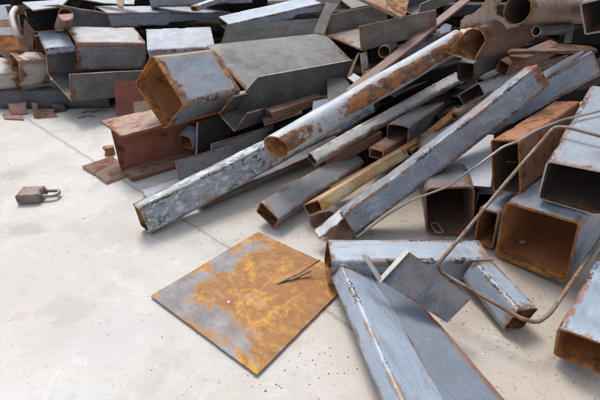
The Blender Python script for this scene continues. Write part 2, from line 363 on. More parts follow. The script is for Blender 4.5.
def slab(name, pts, th, mat, mc=None, parent=None, jag=.0, origin=None, warp=0):
    """flat piece of plate: polygon of world points, thickened downwards along its normal"""
    P = [Vector(p) for p in pts]; c = sum(P, Vector())/len(P); 
    nrm = (P[1]-P[0]).cross(P[-1]-P[0]).normalized()
    if nrm.z < 0: nrm = -nrm
    if abs(nrm.z) < .25 and nrm.y > 0: nrm = -nrm
    X = (P[1]-P[0]).normalized(); Yv = nrm.cross(X)
    mw = Matrix((X, Yv, nrm)).transposed().to_4x4(); mw.translation = c
    inv = mw.inverted(); bm = bmesh.new(); lay = bm.verts.layers.float.new('endd'); lae = bm.verts.layers.float.new('eg')
    loc = [inv @ p for p in P]; out = []
    for i, a in enumerate(loc):
        b = loc[(i+1) % len(loc)]; k = max(1, int((b-a).length/.02))
        for j in range(k):
            q = a.lerp(b, j/k)
            if jag and j: q += Vector((random.uniform(-jag, jag), random.uniform(-jag, jag), 0))
            out.append(q)
    up = [bm.verts.new(q) for q in out]; dn = [bm.verts.new(q-Vector((0, 0, th))) for q in out]
    for v in bm.verts: v[lay] = .004; v[lae] = 1.0
    m = len(out)
    f0 = bm.faces.new(up); f1 = bm.faces.new(dn[::-1])
    for i in range(m):
        f = bm.faces.new((up[i], dn[i], dn[(i+1) % m], up[(i+1) % m])); f.material_index = 1
    bm.normal_update(); ar = f0.calc_area(); per = sum(e.calc_length() for e in f0.edges)
    bmesh.ops.inset_region(bm, faces=[f0], thickness=min(.008, .5*ar/per))
    for v in f0.verts: v[lay] = .03; v[lae] = 0.0
    bm.normal_update(); bmesh.ops.triangulate(bm, faces=[f for f in bm.faces if len(f.verts) > 4])
    bmesh.ops.recalc_face_normals(bm, faces=bm.faces)
    me = bpy.data.meshes.new(name); bm.to_mesh(me); bm.free()
    me.materials.append(M[mat]); me.materials.append(M[mc or 'cut'])
    for a_ in me.attributes:
        pass
    o = bpy.data.objects.new(name, me); col.objects.link(o)
    if parent:
        o.parent = parent; o.matrix_parent_inverse = parent.matrix_world.inverted()
    o.matrix_world = mw
    return o

def rod(name, pts, r, mat, parent=None, close=False, smooth=6, taper=False, flat=1):
    """round bar swept along world points (rounded corners)"""
    P = [Vector(p) for p in pts]; o0 = P[0].copy(); P = [p-o0 for p in P]
    path = []
    n = len(P)
    for i, p in enumerate(P):
        if (i == 0 or i == n-1) and not close: path.append(p); continue
        a, b = P[i-1], P[(i+1) % n]
        da, db = (a-p), (b-p); k = min(.45*da.length, .45*db.length, r*5)
        s_, e_ = p+da.normalized()*k, p+db.normalized()*k
        for j in range(smooth+1):
            u = j/smooth; path.append(s_.lerp(p, u).lerp(p.lerp(e_, u), u))
    bm = bmesh.new(); lay = bm.verts.layers.float.new('endd'); K = 12; rings = []; m = len(path)
    T0 = (path[1]-path[0]).normalized(); nv = T0.orthogonal().normalized()
    for i, p in enumerate(path):
        if close: T = (path[(i+1) % m]-path[i-1]).normalized()
        else: T = (path[min(i+1, m-1)]-path[max(i-1, 0)]).normalized()
        nv = (nv-T*nv.dot(T)).normalized(); bn = T.cross(nv)
        ring = []
        for k in range(K):
            a = 2*math.pi*k/K; v = bm.verts.new(p+nv*math.cos(a)*r+bn*math.sin(a)*r*flat); v[lay] = .5; ring.append(v)
        rings.append(ring)
    prs = list(zip(rings, rings[1:]))+([(rings[-1], rings[0])] if close else [])
    for a, b in prs:
        for k in range(K):
            f = bm.faces.new((a[k], a[(k+1) % K], b[(k+1) % K], b[k])); f.smooth = True
    if not close: bm.faces.new(rings[0][::-1]); bm.faces.new(rings[-1])
    bmesh.ops.recalc_face_normals(bm, faces=bm.faces)
    me = bpy.data.meshes.new(name); bm.to_mesh(me); bm.free(); me.materials.append(M[mat])
    me.set_sharp_from_angle(angle=R(45))
    o = bpy.data.objects.new(name, me); col.objects.link(o); o.location = o0
    if parent:
        o.parent = parent; o.matrix_parent_inverse = parent.matrix_world.inverted()
    return o
M['dark2'] = M['dark']
M['bare'] = steel('bare_dark_steel', (.09, .10, .12), (.19, .205, .235), amount=.52, chips=.1, end=-.9, rough=.42, metal=.4, rust=(.27, .10, .06), rust2=(.09, .05, .04), pale=.1, flake=.25)
M['grey2'] = steel('smooth_blue_grey', (.22, .235, .26), (.29, .305, .33), amount=.12, chips=.2, end=.9, rough=.45, metal=.2)
M['pipeblue'] = steel('flaking_pipe_paint', (.36, .40, .45), (.48, .52, .57), amount=.22, chips=.9, end=.3, rust=(.40, .17, .05), rust2=(.12, .05, .03), pale=.2, metal=0, rx=(.20, .34, .10, -.78, .3, .018, .031, .24))
M['orangebrown'] = steel('deep_rust', (.27, .10, .045), (.34, .16, .08), amount=.55, chips=.2, end=.3, rust=(.36, .13, .05), rust2=(.12, .045, .025), metal=0, rough=.8)
M['chipblue'] = steel('scuffed_blue', (.24, .285, .35), (.34, .39, .46), amount=.34, chips=.7, end=1.2, rust=(.42, .21, .08))
M['darkgrey'] = steel('dark_grey_scale', (.08, .08, .08), (.15, .145, .14), amount=.25, chips=.2, end=.4, rust=(.14, .08, .05))
M['tanch'] = steel('brown_grey_channel', (.13, .105, .09), (.25, .22, .195), amount=.34, chips=.4, end=.9, rust=(.26, .13, .07), metal=.2)
M['brownbar'] = steel('reddish_brown_bar', (.16, .085, .07), (.23, .13, .11), amount=.34, chips=.2, end=.2, rust=(.20, .10, .06), metal=0, rough=.65)
M['rodg'] = steel('grey_rod', (.26, .25, .24), (.38, .365, .35), amount=.32, chips=0, end=.0, rust=(.30, .18, .10), rust2=(.20, .12, .08), metal=.3, rough=.45)
M['blueT'] = steel('blue_grey_paint_long', (.21, .25, .31), (.30, .35, .41), amount=.2, chips=.9, end=.5, rx=(.64, .71, .17), flake=.42)
M['hole'] = steel('gap_shade_black', (.010, .009, .009), (.018, .016, .015), amount=.3, chips=0, end=.3, rust=(.03, .014, .008), rust2=(.015, .008, .006), metal=0, rough=.9, spec=.12)  # near-black base colour stands in for deep shade in the heap's gaps
M['hole2'] = steel('gap_shade_brown', (.018, .013, .011), (.03, .022, .018), amount=.4, chips=0, end=.3, rust=(.05, .022, .012), rust2=(.015, .008, .006), metal=0, rough=.9, spec=.12)  # brownish variant of the gap shade, darkness put into the colour
M['greyd'] = steel('grey_smooth_dark', (.12, .135, .16), (.24, .26, .29), amount=.15, chips=.3, end=.9, rough=.45, metal=.25)
M['flap'] = steel('scorched_flap', (.46, .34, .24), (.58, .54, .50), amount=.42, chips=.2, end=.5, rust=(.50, .25, .09), rust2=(.30, .13, .05), metal=0, rough=.7, pale=.3)
M['hole3'] = steel('gap_shade_dim', (.03, .03, .032), (.05, .05, .052), amount=.3, chips=.2, end=.3, rust=(.06, .03, .016), rust2=(.02, .01, .008), metal=0, rough=.8, spec=.2)  # slightly lighter gap shade, also darkness painted as base colour
M['redbeam'] = steel('red_oxide_beam', (.27, .055, .022), (.36, .095, .04), amount=.4, chips=.5, end=.8, rust=(.30, .10, .035), rust2=(.07, .025, .018), metal=0, rough=.7, dust=(.38, .29, .23))
M['battered'] = steel('battered_paint', (.28, .32, .37), (.44, .48, .52), amount=.34, chips=1.0, end=.5, rust=(.28, .17, .10), rust2=(.14, .09, .06), pale=.4, rough=.55, metal=0, flake=1.0)
M['innerO'] = steel('bright_rusty_inside', (.40, .155, .045), (.56, .25, .07), amount=.5, chips=0, end=1.2, rust=(.60, .26, .06), rust2=(.22, .09, .035), metal=0, rough=.85, dirt=.3)
M['cutm'] = M['tan']; M['cutrod'] = M['tan']
M['greyfront'] = steel('grey_weathered', (.22, .22, .225), (.33, .335, .35), amount=.26, chips=.4, end=1.1, rust=(.34, .12, .06))
M['lblue2'] = M['lblue']; M['frameblue'] = steel('frame_paint', (.30, .375, .49), (.39, .47, .59), amount=.18, chips=1.0, end=1.3, rust=(.32, .20, .12), rust2=(.12, .09, .07))
M['tanfront'] = steel('mottled_tan', (.40, .33, .28), (.52, .47, .43), amount=.5, chips=.4, end=.5, rust=(.32, .16, .08), metal=0)
M['orangefront'] = steel('orange_white', (.45, .42, .40), (.55, .52, .50), amount=.48, chips=.4, end=.5, rust=(.45, .19, .07), metal=0)
M['darkblue'] = steel('dark_blue_scale', (.045, .055, .065), (.10, .115, .135), amount=.3, chips=.4, end=.6, rust=(.13, .065, .035))
M['brownpipe'] = steel('brown_pipe', (.15, .10, .075), (.25, .185, .15), amount=.48, chips=.2, end=.8, rust=(.28, .13, .06), metal=.1)
M['chipdull'] = steel('pale_dull', (.34, .37, .40), (.46, .48, .50), amount=.18, chips=.8, end=.5)
M['rodpale'] = steel('pale_rusty_pipe', (.50, .45, .42), (.60, .55, .52), amount=.42, chips=0, end=0, rust=(.40, .17, .08), metal=0)

M['lock'] = steel('rusty_lock', (.17, .13, .105), (.28, .23, .19), amount=.58, chips=.7, chipcol=(.07, .05, .04), end=0, rust=(.27, .09, .045), rust2=(.12, .055, .035), metal=.2, rough=.5)
M['shackle'] = steel('shackle_steel', (.22, .19, .18), (.40, .38, .37), amount=.4, chips=0, end=0, rust=(.20, .09, .06), rust2=(.10, .05, .04), metal=.6, rough=.35)
M['bluewave'] = steel('wavy_blue', (.115, .15, .20), (.165, .205, .27), amount=.10, chips=.4, end=.5, rough=.62, metal=0, spec=.3)
def tread():
    s = N('patterned_sheet'); v = s.tc.outputs['Object']
    wv = s.t.nodes.new('ShaderNodeTexWave'); wv.wave_type = 'BANDS'; wv.bands_direction = 'DIAGONAL'
    s.l(s.vmul(v, (1, 1, 0)), wv.inputs[0]); wv.inputs['Scale'].default_value = 75; wv.inputs['Distortion'].default_value = .3
    w2 = s.t.nodes.new('ShaderNodeTexWave'); w2.wave_type = 'BANDS'; w2.bands_direction = 'DIAGONAL'
    s.l(s.vmul(v, (1, -1, 0)), w2.inputs[0]); w2.inputs['Scale'].default_value = 75; w2.inputs['Distortion'].default_value = .3
    wf = s.math('MULTIPLY', wv.outputs['Fac'], w2.outputs['Fac'])
    n = s.noise(v, 30, 6, .7)
    c = s.mix(s.ramp(wf, .1, .45), (.36, .40, .45), (.56, .60, .65))
    c = s.mix(s.math('MULTIPLY', s.ramp(n, .6, .68), .7), c, (.30, .17, .10))
    s.l(c, s.b.inputs['Base Color']); s.b.inputs['Roughness'].default_value = .5
    s.bump(wf, .7, .002)
    return s.m
M['tread'] = tread()

def frame_of(loc, ypr):
    y, p, r = (R(a) for a in ypr)
    m = Matrix.Rotation(y, 4, 'Z') @ Matrix.Rotation(-p, 4, 'Y') @ Matrix.Rotation(r, 4, 'X')
    m.translation = Vector(loc); return m
SEED = [0]
def sec(name, label, cat, kind, mo, mi, mc, loc, ypr, w, h, L, t, parent=None, group=None, **kw):
    SEED[0] += 1
    o = prism(name, kind, w, h, L, t, mo, mi, mc, seed=SEED[0], **kw)
    mw = frame_of(loc, ypr)
    if parent:
        o.parent = parent; bpy.context.view_layer.update()
        o.matrix_parent_inverse = parent.matrix_world.inverted()
    o.matrix_world = mw
    bpy.context.view_layer.update()
    return tag(o, label, cat, group)
def empty(name, loc, label, cat):
    o = bpy.data.objects.new(name, None); col.objects.link(o); o.location = loc; o.empty_display_size = .05
    bpy.context.view_layer.update(); return tag(o, label, cat)

def weld(name, a, b, r, parent):
    a, b = Vector(a), Vector(b); bm = bmesh.new(); lay = bm.verts.layers.float.new('endd')
    n = int((b-a).length/.0022); K = 8; rings = []; T = (b-a).normalized(); nv = T.orthogonal().normalized(); bn = T.cross(nv)
    for i in range(n+1):
        p = a.lerp(b, i/n)-a; rr = r*(.75+.35*abs(math.sin(i*.9))+.25*random.random())
        if i in (0, n): rr *= .3
        rings.append([bm.verts.new(p+nv*math.cos(2*math.pi*k/K)*rr+bn*math.sin(2*math.pi*k/K)*rr) for k in range(K)])
    for x, y in zip(rings, rings[1:]):
        for k in range(K): bm.faces.new((x[k], x[(k+1) % K], y[(k+1) % K], y[k])).smooth = True
    me = bpy.data.meshes.new(name); bm.to_mesh(me); bm.free(); me.materials.append(M['weld'])
    o = bpy.data.objects.new(name, me); col.objects.link(o); o.parent = parent
    bpy.context.view_layer.update(); o.matrix_parent_inverse = parent.matrix_world.inverted(); o.matrix_world = Matrix.Translation(a)
    return o
M['weld'] = steel('weld_bead', (.30, .27, .25), (.45, .40, .36), amount=.5, chips=0, end=0, rust=(.30, .14, .07), rough=.6)

def rust_plate(pts):
    P = [Vector(p) for p in pts]; c = sum(P, Vector())/4
    X = ((P[1]-P[0])+(P[2]-P[3])).normalized(); Y = Vector((0, 0, 1)).cross(X)
    mw = Matrix((X, Y, Vector((0, 0, 1)))).transposed().to_4x4(); mw.translation = c; inv = mw.inverted()
    bm = bmesh.new(); n = 40; grid = []; lay = bm.verts.layers.float.new('bare')
    for i in range(n+1):
        row = []
        for j in range(n+1):
            u, v = i/n, j/n
            p = inv @ P[0].lerp(P[1], u).lerp(P[3].lerp(P[2], u), v)
            e = 1 if (i in (0, n) or j in (0, n)) else 0
            p += Vector((noise.noise(p*40)*.001*e, noise.noise(p*40+Vector((5, 5, 5)))*.001*e, .0018*noise.noise(p*6)+.001))
            vt = bm.verts.new(p)
            # mill scale left bare along the left edge and the lower edge
            a1 = max(0, 1-abs(u-.10)/.16)*(1 if v > .25 else v*4); a2 = max(0, 1-abs(v-.90)/.17)*(1 if u < .85 else .5); a3 = max(0, 1-math.hypot(u-.35, v-.78)/.2)
            vt[lay] = max(a1, a2*.95, a3*.8)
            row.append(vt)
        grid.append(row)
    for i in range(n):
        for j in range(n):
            bm.faces.new((grid[i][j], grid[i][j+1], grid[i+1][j+1], grid[i+1][j])).smooth = True
    r = bmesh.ops.extrude_face_region(bm, geom=list(bm.faces))
    for v in [g for g in r['geom'] if isinstance(g, bmesh.types.BMVert)]: v.co.z += .003
    bmesh.ops.recalc_face_normals(bm, faces=bm.faces)
    me = bpy.data.meshes.new('rusty_plate'); bm.to_mesh(me); bm.free(); me.materials.append(M['plate'])
    me.set_sharp_from_angle(angle=R(40))
    o = bpy.data.objects.new('rusty_plate', me); col.objects.link(o); o.matrix_world = mw
    return tag(o, 'thin square steel plate with bright orange rust bloom lying flat on the concrete', 'plate')

def crushed_channel():
    pr = [Vector(p) for p in [(0.4850,1.5000,0.4342),(0.5001,1.5000,0.4439),(0.5200,1.5000,0.4632),(0.5331,1.5000,0.4822),(0.5492,1.5000,0.5009),(0.5703,1.5000,0.5102),(0.5945,1.5000,0.5040),(0.6111,1.5000,0.4884),(0.6220,1.5000,0.4696),(0.6162,1.5000,0.4504),(0.6024,1.5000,0.4212),(0.5936,1.5000,0.3980),(0.5650,1.5000,0.4046),(0.5251,1.5000,0.4179)]]
    fl = [Vector(p) for p in [(0.5466,1.5600,0.4942),(0.5451,1.5600,0.5197),(0.5589,1.5600,0.5354),(0.5872,1.5600,0.5447),(0.6060,1.5600,0.5663),(0.6225,1.5600,0.5965),(0.6785,1.5600,0.5965),(0.6560,1.5600,0.5663),(0.6618,1.5600,0.5416),(0.6917,1.5600,0.5291),(0.7253,1.5600,0.5165),(0.7490,1.5600,0.5038),(0.6795,1.5600,0.4812),(0.6538,1.5600,0.4583),(0.6293,1.5600,0.4909),(0.5924,1.5600,0.5038)]]
    o0 = pr[0].copy(); c = sum(pr, Vector())/len(pr); d = Vector((.80, .52, .10)).normalized()
    bm = bmesh.new(); lay = bm.verts.layers.float.new('endd'); n = 9; m = len(pr); O = []; I = []
    for i in range(n+1):
        u = i/n*.34; ro = []; ri = []
        for k, p in enumerate(pr):
            q = p-o0+d*u+noise.noise_vector(p*14+Vector((u*9, 0, 0)))*.006
            cc = c-o0+d*u
            a = bm.verts.new(q); b = bm.verts.new(q+(cc-q).normalized()*.004); a[lay] = u; b[lay] = u; ro.append(a); ri.append(b)
        O.append(ro); I.append(ri)
    for a, b in zip(O, O[1:]):
        for k in range(m):
            f = bm.faces.new((a[k], a[(k+1) % m], b[(k+1) % m], b[k])); f.smooth = True
    for a, b in zip(I, I[1:]):
        for k in range(m):
            f = bm.faces.new((a[k], b[k], b[(k+1) % m], a[(k+1) % m])); f.smooth = True; f.material_index = 1
    for e in (0, -1):
        for k in range(m):
            f = bm.faces.new((O[e][k], I[e][k], I[e][(k+1) % m], O[e][(k+1) % m])); f.material_index = 2
    bmesh.ops.recalc_face_normals(bm, faces=bm.faces)
    me = bpy.data.meshes.new('crushed_tube'); bm.to_mesh(me); bm.free()
    for k in ('brown', 'inner', 'yellow'): me.materials.append(M[k])
    o = bpy.data.objects.new('crushed_tube', me); col.objects.link(o); o.location = o0
    bpy.context.view_layer.update()
    tag(o, 'crushed rusty tube with heart-shaped mouth and torn pale orange flap near the top edge', 'tube')
    slab('torn_flap', fl, .003, 'flap', 'tan', parent=o, jag=.004)['label'] = 'torn pale orange flap'

def padlock():
    root = empty('padlock', (-.93, 1.25, 0), 'old rusty brown padlock with a closed shackle lying on the bare concrete at the left', 'padlock')
    W, D, H = .074, .066, .034; yaw = R(7)
    mw = Matrix.Translation((-.905, 1.252, 0)) @ Matrix.Rotation(yaw, 4, 'Z')
    bm = bmesh.new(); r = bmesh.ops.create_cube(bm, size=1)
    bmesh.ops.scale(bm, vec=(W, D, H), verts=bm.verts); bmesh.ops.translate(bm, vec=(0, 0, H/2+.0005), verts=bm.verts)
    bmesh.ops.bevel(bm, geom=list(bm.edges), offset=.0035, segments=3, affect='EDGES')
    bmesh.ops.subdivide_edges(bm, edges=[e for e in bm.edges if e.calc_length() > .02], cuts=6, use_grid_fill=True)
    for v in bm.verts: v.co += noise.noise_vector(v.co*60)*.0008
    lay = bm.verts.layers.float.new('endd')
    for v in bm.verts: v[lay] = .02
    me = bpy.data.meshes.new('lock_body'); bm.to_mesh(me); bm.free(); me.materials.append(M['lock'])
    for p in me.polygons: p.use_smooth = True
    me.set_sharp_from_angle(angle=R(50))
    o = bpy.data.objects.new('lock_body', me); col.objects.link(o); o.parent = root; o.matrix_parent_inverse = root.matrix_world.inverted(); o.matrix_world = mw
    pts = []
    x0 = W/2-.004; r_ = .0185; yo = .006
    pts.append((x0, yo+r_, .017)); pts.append((x0+.026, yo+r_, .017))
    for a in range(75, -90, -15): pts.append((x0+.030+r_*1.15*math.cos(R(a)), yo+r_*math.sin(R(a)), .016))
    pts.append((x0+.026, yo-r_, .017)); pts.append((x0, yo-r_, .017))
    rod('shackle', [mw @ Vector(p) for p in pts], .0062, 'shackle', parent=root, smooth=2)
    kb = bmesh.new(); bmesh.ops.create_cone(kb, cap_ends=True, segments=20, radius1=.0075, radius2=.0068, depth=.0022)
    kl = kb.verts.layers.float.new('endd')
    km = bpy.data.meshes.new('rivet'); kb.to_mesh(km); kb.free(); km.materials.append(M['shackle'])
    for sx in (-1, 1):
        k_ = bpy.data.objects.new('rivet', km); col.objects.link(k_); k_.parent = root; k_.scale = (.45, .45, 1)
        k_.matrix_parent_inverse = root.matrix_world.inverted(); k_.matrix_world = mw @ Matrix.Translation((sx*.027, -.022, H+.001)) @ Matrix.Diagonal((.45, .45, 1, 1))
    rod('shackle_collar', [mw @ Vector((W/2-.001, yo-r_, .017)), mw @ Vector((W/2+.004, yo-r_, .017))], .0085, 'lock', parent=root)
    rod('shackle_collar', [mw @ Vector((W/2-.001, yo+r_, .017)), mw @ Vector((W/2+.004, yo+r_, .017))], .0085, 'lock', parent=root)

# ---------------- ground ----------------
bm = bmesh.new()
v = [bm.verts.new(p) for p in ((-40, -10, 0), (40, -10, 0), (40, 80, 0), (-40, 80, 0))]; bm.faces.new(v)
me = bpy.data.meshes.new('ground'); bm.to_mesh(me); bm.free(); me.materials.append(concrete())
g = bpy.data.objects.new('ground', me); col.objects.link(g); g['kind'] = 'structure'

# ---------------- scrap ----------------
rust_plate([(-0.1255,1.0502,0.0040),(0.1397,0.8497,0.0040),(-0.0862,0.5569,0.0040),(-0.3649,0.7803,0.0040)])
long_tube = sec('square_tube','longest blue-grey square tube crossing the middle of the heap with an orange stained upper end','tube','tube','blueT','inner','cut',(0.1385,1.0532,0.0401),(23.6359,29.8872,-24.9458),0.0641,0.0775,0.7241,0.004,bend=0.004)
tag(slab('torn_flange',[(0.1176,1.0703,0.0760),(0.0394,0.9947,0.0537),(0.0526,0.9668,0.0463),(0.1361,1.0434,0.0690)],0.006,'chip','cut',jag=0.003,parent=long_tube),'pale torn flange',None)
tag(slab('torn_web',[(0.0643,1.0225,0.0129),(0.1184,1.0663,0.0541),(0.1549,1.0411,0.0426),(0.1499,1.0043,0.0154)],0.004,'brown','cut',jag=0.004,parent=long_tube),'rusty torn web',None)
weld('weld_seam',(0.1210,1.0452,0.0850),(0.1638,1.0238,0.0120),.0035,long_tube)
frame = empty('welded_frame', (0.0819,0.9194,0.0000), 'pale blue frame of three welded square tubes lying in front with two splayed legs','welded frame')
sec('crossbar',None,None,'tube','frameblue','inner','orange',(0.0686,0.8446,0.0616),(5.3531,-3.6435,4.6474),0.0846,0.0773,0.4042,0.004,parent=frame)
sec('left_leg',None,None,'tube','frameblue','inner','cut',(0.1370,0.8058,0.0415),(-78.4977,0.4096,-30.8516),0.1133,0.0460,0.4037,0.004,parent=frame)
sec('right_leg',None,None,'tube','frameblue','inner','orange',(0.4859,0.6754,0.0381),(108.2303,5.6623,14.2542),0.0625,0.0672,0.1560,0.004,parent=frame)
weld('weld_seam',(0.1009,0.7988,0.0902),(0.1962,0.8178,0.0321),.0036,frame)
weld('weld_seam',(0.1009,0.7988,0.0902),(0.0778,0.7938,0.0508),.0036,frame)
weld('weld_seam',(0.4176,0.8122,0.0935),(0.4747,0.8326,0.0782),.0036,frame)
sec('square_tube','wide blue tube running off the bottom edge between the frame leg and the dark angle','tube','tube','bluewave','inner','cut',(0.1762,0.8135,0.0278),(-68.3357,-0.6834,9.7883),0.1155,0.0340,0.4573,0.004,rr=0.006)
dark_angle = tag(slab('angle_iron',[(0.1804,0.7382,0.0960),(0.2436,0.7722,0.1518),(0.3589,0.6638,0.1126),(0.3068,0.6371,0.0676)],0.004,'bare','cutw'),'short dark bare steel angle with rust bursts lying across the pale blue frame','angle iron')
tag(slab('cut_end',[(0.1779,0.7246,0.0993),(0.1796,0.7383,0.1048),(0.2405,0.7800,0.1543),(0.2447,0.7674,0.1527)],0.003,'cutw','cutw',parent=dark_angle),'bright cut end',None)
tag(slab('cut_end',[(0.1386,0.7609,0.1493),(0.1483,0.7655,0.1485),(0.1834,0.7347,0.1050),(0.1779,0.7247,0.0991)],0.003,'cutw','cutw',parent=dark_angle),'bright cut end',None)
tag(slab('leg',[(0.1420,0.7671,0.1444),(0.1793,0.7339,0.0998),(0.1882,0.7301,0.0943),(0.1556,0.7649,0.1405)],0.003,'bare','cutw',parent=dark_angle),'pale narrow leg',None)
big_pipe = sec('round_pipe','large round pipe with flaking pale blue paint, rust patches and an open rusty mouth','pipe','pipe','pipeblue','innerO','cut',(-0.0743,1.2256,0.2050),(33.4896,16.3618,0.0000),0.0817,0.0817,0.8205,0.0035,dent=0.002,slant=-0.5)
sec('square_tube','long battered whitish tube with flaking paint reaching out onto the concrete','tube','tube','battered','inner','cut',(-0.4653,1.0531,0.0507),(40.6044,8.3349,-2.4837),0.0441,0.0959,1.0000,0.004,dent=0.004,jag=0.004)
sec('flat_bar','dark grey bar under the battered whitish tube','bar','bar','grey','inner','cut',(-0.3463,1.2056,0.0142),(40.2245,3.2849,-2.3077),0.0800,0.0214,0.7000,0.004)
sec('thin_tube','slim pale rectangular tube with a rounded mouth beside the large round pipe','tube','tube','white','inner','cut',(0.0417,1.3542,0.1006),(38.3873,10.2286,28.9224),0.0484,0.0319,0.8264,0.004,rr=0.008)
sec('square_tube','dull brown tube lying under the slim pale tube','tube','tube','brown','inner','cut',(0.0806,1.3963,0.0644),(32.6311,12.0835,-8.9223),0.0600,0.0388,0.2600,0.004)
sec('square_tube','dark-sided square tube with a jagged torn mouth in the middle of the heap','tube','tube','greyd','idark','tan',(0.3558,1.4622,0.1407),(55.0748,-1.0596,-4.4789),0.0843,0.0868,0.7014,0.004,jag=0.007)
sec('square_tube','small brown rectangular tube under the torn mouth of the grey tube','tube','tube','brown','inner','cut',(0.2718,1.4038,0.1000),(46.0249,5.2720,-6.3734),0.0664,0.0367,0.3000,0.004)
sec('flat_tube','smooth grey flat tube with a notched rusty end lying on the concrete','tube','tube','grey2','inner','orange',(-0.0975,1.0809,0.0451),(52.4468,-0.4805,25.1965),0.0814,0.0496,0.4988,0.004)
sec('square_tube','small yellow-rusted square tube with its mouth open over the concrete','tube','tube','yellow','inner','cut',(0.0391,1.0840,0.0697),(45.2814,3.0186,-37.7408),0.0775,0.0381,0.4500,0.004)
sec('flat_bar','narrow orange rusty bar between the smooth grey tube and the yellow-rusted tube','bar','bar','orange','inner','cut',(0.1067,1.2412,0.0454),(31.7032,12.8971,4.6966),0.0257,0.0120,0.4000,0.004)
tag(slab('crumpled_scrap',[(0.0313,1.1257,0.0115),(0.0948,1.1468,0.0204),(0.1184,1.1246,0.0197),(0.0660,1.0579,0.0059),(0.0366,1.0835,0.0065)],0.008,'brown','cut',jag=0.004),'crumpled brown scrap plate beneath the mouth of the yellow-rusted tube','scrap plate')
sec('square_tube','big square tube at right with deep orange rust inside its open mouth','tube','tube','blue','innerO','orange',(0.5959,0.8834,0.0972),(43.5016,-0.5564,-5.8140),0.1796,0.1742,0.5940,0.006,rr=0.014)
sec('square_tube','narrow tall tube squeezed against the left side of the big orange-mouthed tube','tube','tube','blue','inner','orange',(0.5184,0.9877,0.0662),(43.7120,-1.0008,-4.8870),0.0570,0.1133,0.4960,0.005)
sec('square_tube','brown box tube with a rounded corner, dark inside, holding a small wire loop','tube','tube','grey','brown','brown',(0.4277,1.0375,0.0864),(79.7664,0.6929,-8.5241),0.1340,0.1611,0.4002,0.006,rr=0.02)
ledge_tube = sec('square_tube','rust-brown rectangular tube standing on edge with three small ledges inside','tube','tube','orangebrown','idark','orange',(0.5491,1.0313,0.2323),(41.9069,2.6298,-15.2000),0.0773,0.1492,0.4000,0.004)
tag(rod('ledge',[(0.5574,1.1000,0.2303),(0.5913,1.1200,0.2177)],0.0022,'cutrod',parent=ledge_tube),None,None)
tag(rod('ledge',[(0.5660,1.1000,0.2178),(0.6233,1.1200,0.2050)],0.0022,'cutrod',parent=ledge_tube),None,None)
tag(rod('ledge',[(0.5702,1.1000,0.1764),(0.6107,1.1200,0.1627)],0.0022,'cutrod',parent=ledge_tube),None,None)
tag(rod('ledge',[(0.5854,1.1000,0.1369),(0.6327,1.1200,0.1223)],0.0022,'cutrod',parent=ledge_tube),None,None)
sec('square_tube','large smooth pale blue rectangular tube at the right edge with a bright cut rim','tube','tube','blue','idark','cutw',(0.6483,0.8855,0.2508),(51.8487,7.6199,-3.0464),0.1401,0.1154,0.5000,0.004)
sec('square_tube','blue rectangular tube in the lower right corner with an orange open mouth','tube','tube','blue','innerO','orange',(0.5471,0.5676,0.0646),(47.2219,4.2209,-7.6398),0.0856,0.0789,0.3500,0.005)
sec('tread_plate','pale blue patterned sheet with three small holes under the long blue-grey tube','sheet','bar','tread','inner','cut',(0.4736,1.0789,0.1494),(69.5681,13.9254,-8.5753),0.1320,0.0060,0.2500,0.004)
sec('square_tube','blue tube behind the orange-stained upper end of the long tube, lower edge chipped black','tube','tube','blue','inner','cut',(0.4281,1.4595,0.0435),(3.4026,32.3027,-9.0521),0.0707,0.0926,0.6647,0.004)
sec('flat_bar','thin rusty strip under the lower edge of the long blue-grey tube','bar','bar','tan','inner','cut',(0.4539,1.1902,0.1451),(33.6095,12.1399,-1.6168),0.0227,0.0100,0.1744,0.004)
tag(rod('bent_rod',[(0.8215,1.1213,0.3600),(0.7026,1.0989,0.3400),(0.6312,1.0776,0.3200),(0.5559,1.0208,0.3100),(0.5240,1.0183,0.3000),(0.4510,0.9837,0.2600),(0.4274,1.0050,0.2200),(0.4082,1.0226,0.1800),(0.3186,1.0485,0.1200),(0.2525,1.0472,0.0700),(0.1643,1.0078,0.0200)],0.0031,'rodg'),'thin grey wavy rod snaking from the front tube to the right edge','rod')
tag(rod('bent_rod',[(0.7261,0.9579,0.3500),(0.6721,1.0225,0.3500),(0.6554,1.0481,0.3400),(0.5145,0.9405,0.2400),(0.3462,0.7912,0.1400),(0.3114,0.7616,0.1200),(0.3225,0.7516,0.1050),(0.4564,0.6317,0.0850),(0.4857,0.6256,0.0800),(0.5209,0.6456,0.0850),(0.6218,0.7437,0.1000),(0.7694,0.8869,0.1200)],0.0044,'rod'),'thick steel rod bent into an open frame arching over the right side of the heap','rod')
tag(rod('hooked_wire',[(0.0513,0.8662,0.0500),(0.0000,0.8483,0.0220),(-0.0581,0.8214,0.0090),(-0.0557,0.8251,0.0090),(-0.0154,0.8402,0.0090),(0.0284,0.8561,0.0220)],0.0022,'rod'),'thin rusty hooked wire lying on the rusty square plate','wire')
tag(rod('wire_loop',[(0.3921,1.0744,0.0200),(0.4131,1.0852,0.0200),(0.4223,1.0327,0.0200),(0.4004,1.0276,0.0200)],0.0022,'cutrod',close=True),'small rusty rectangular wire loop lying inside the brown box tube','wire')
sec('i_beam','rust-red I-beam lying on the concrete at the left of the heap','i-beam','ibeam','redbeam','inner','brown',(-0.6778,1.4522,0.0916),(39.3598,0.0207,-1.6851),0.2133,0.1741,0.5000,0.009)
tag(slab('rust_plate_scrap',[(-0.8764,2.0230,0.1831),(-0.7667,2.0369,0.1887),(-0.7122,1.9820,0.0307),(-0.8756,1.9581,0.0144)],0.01,'red','cut'),'rust-red plate standing upright behind the I-beam','plate')
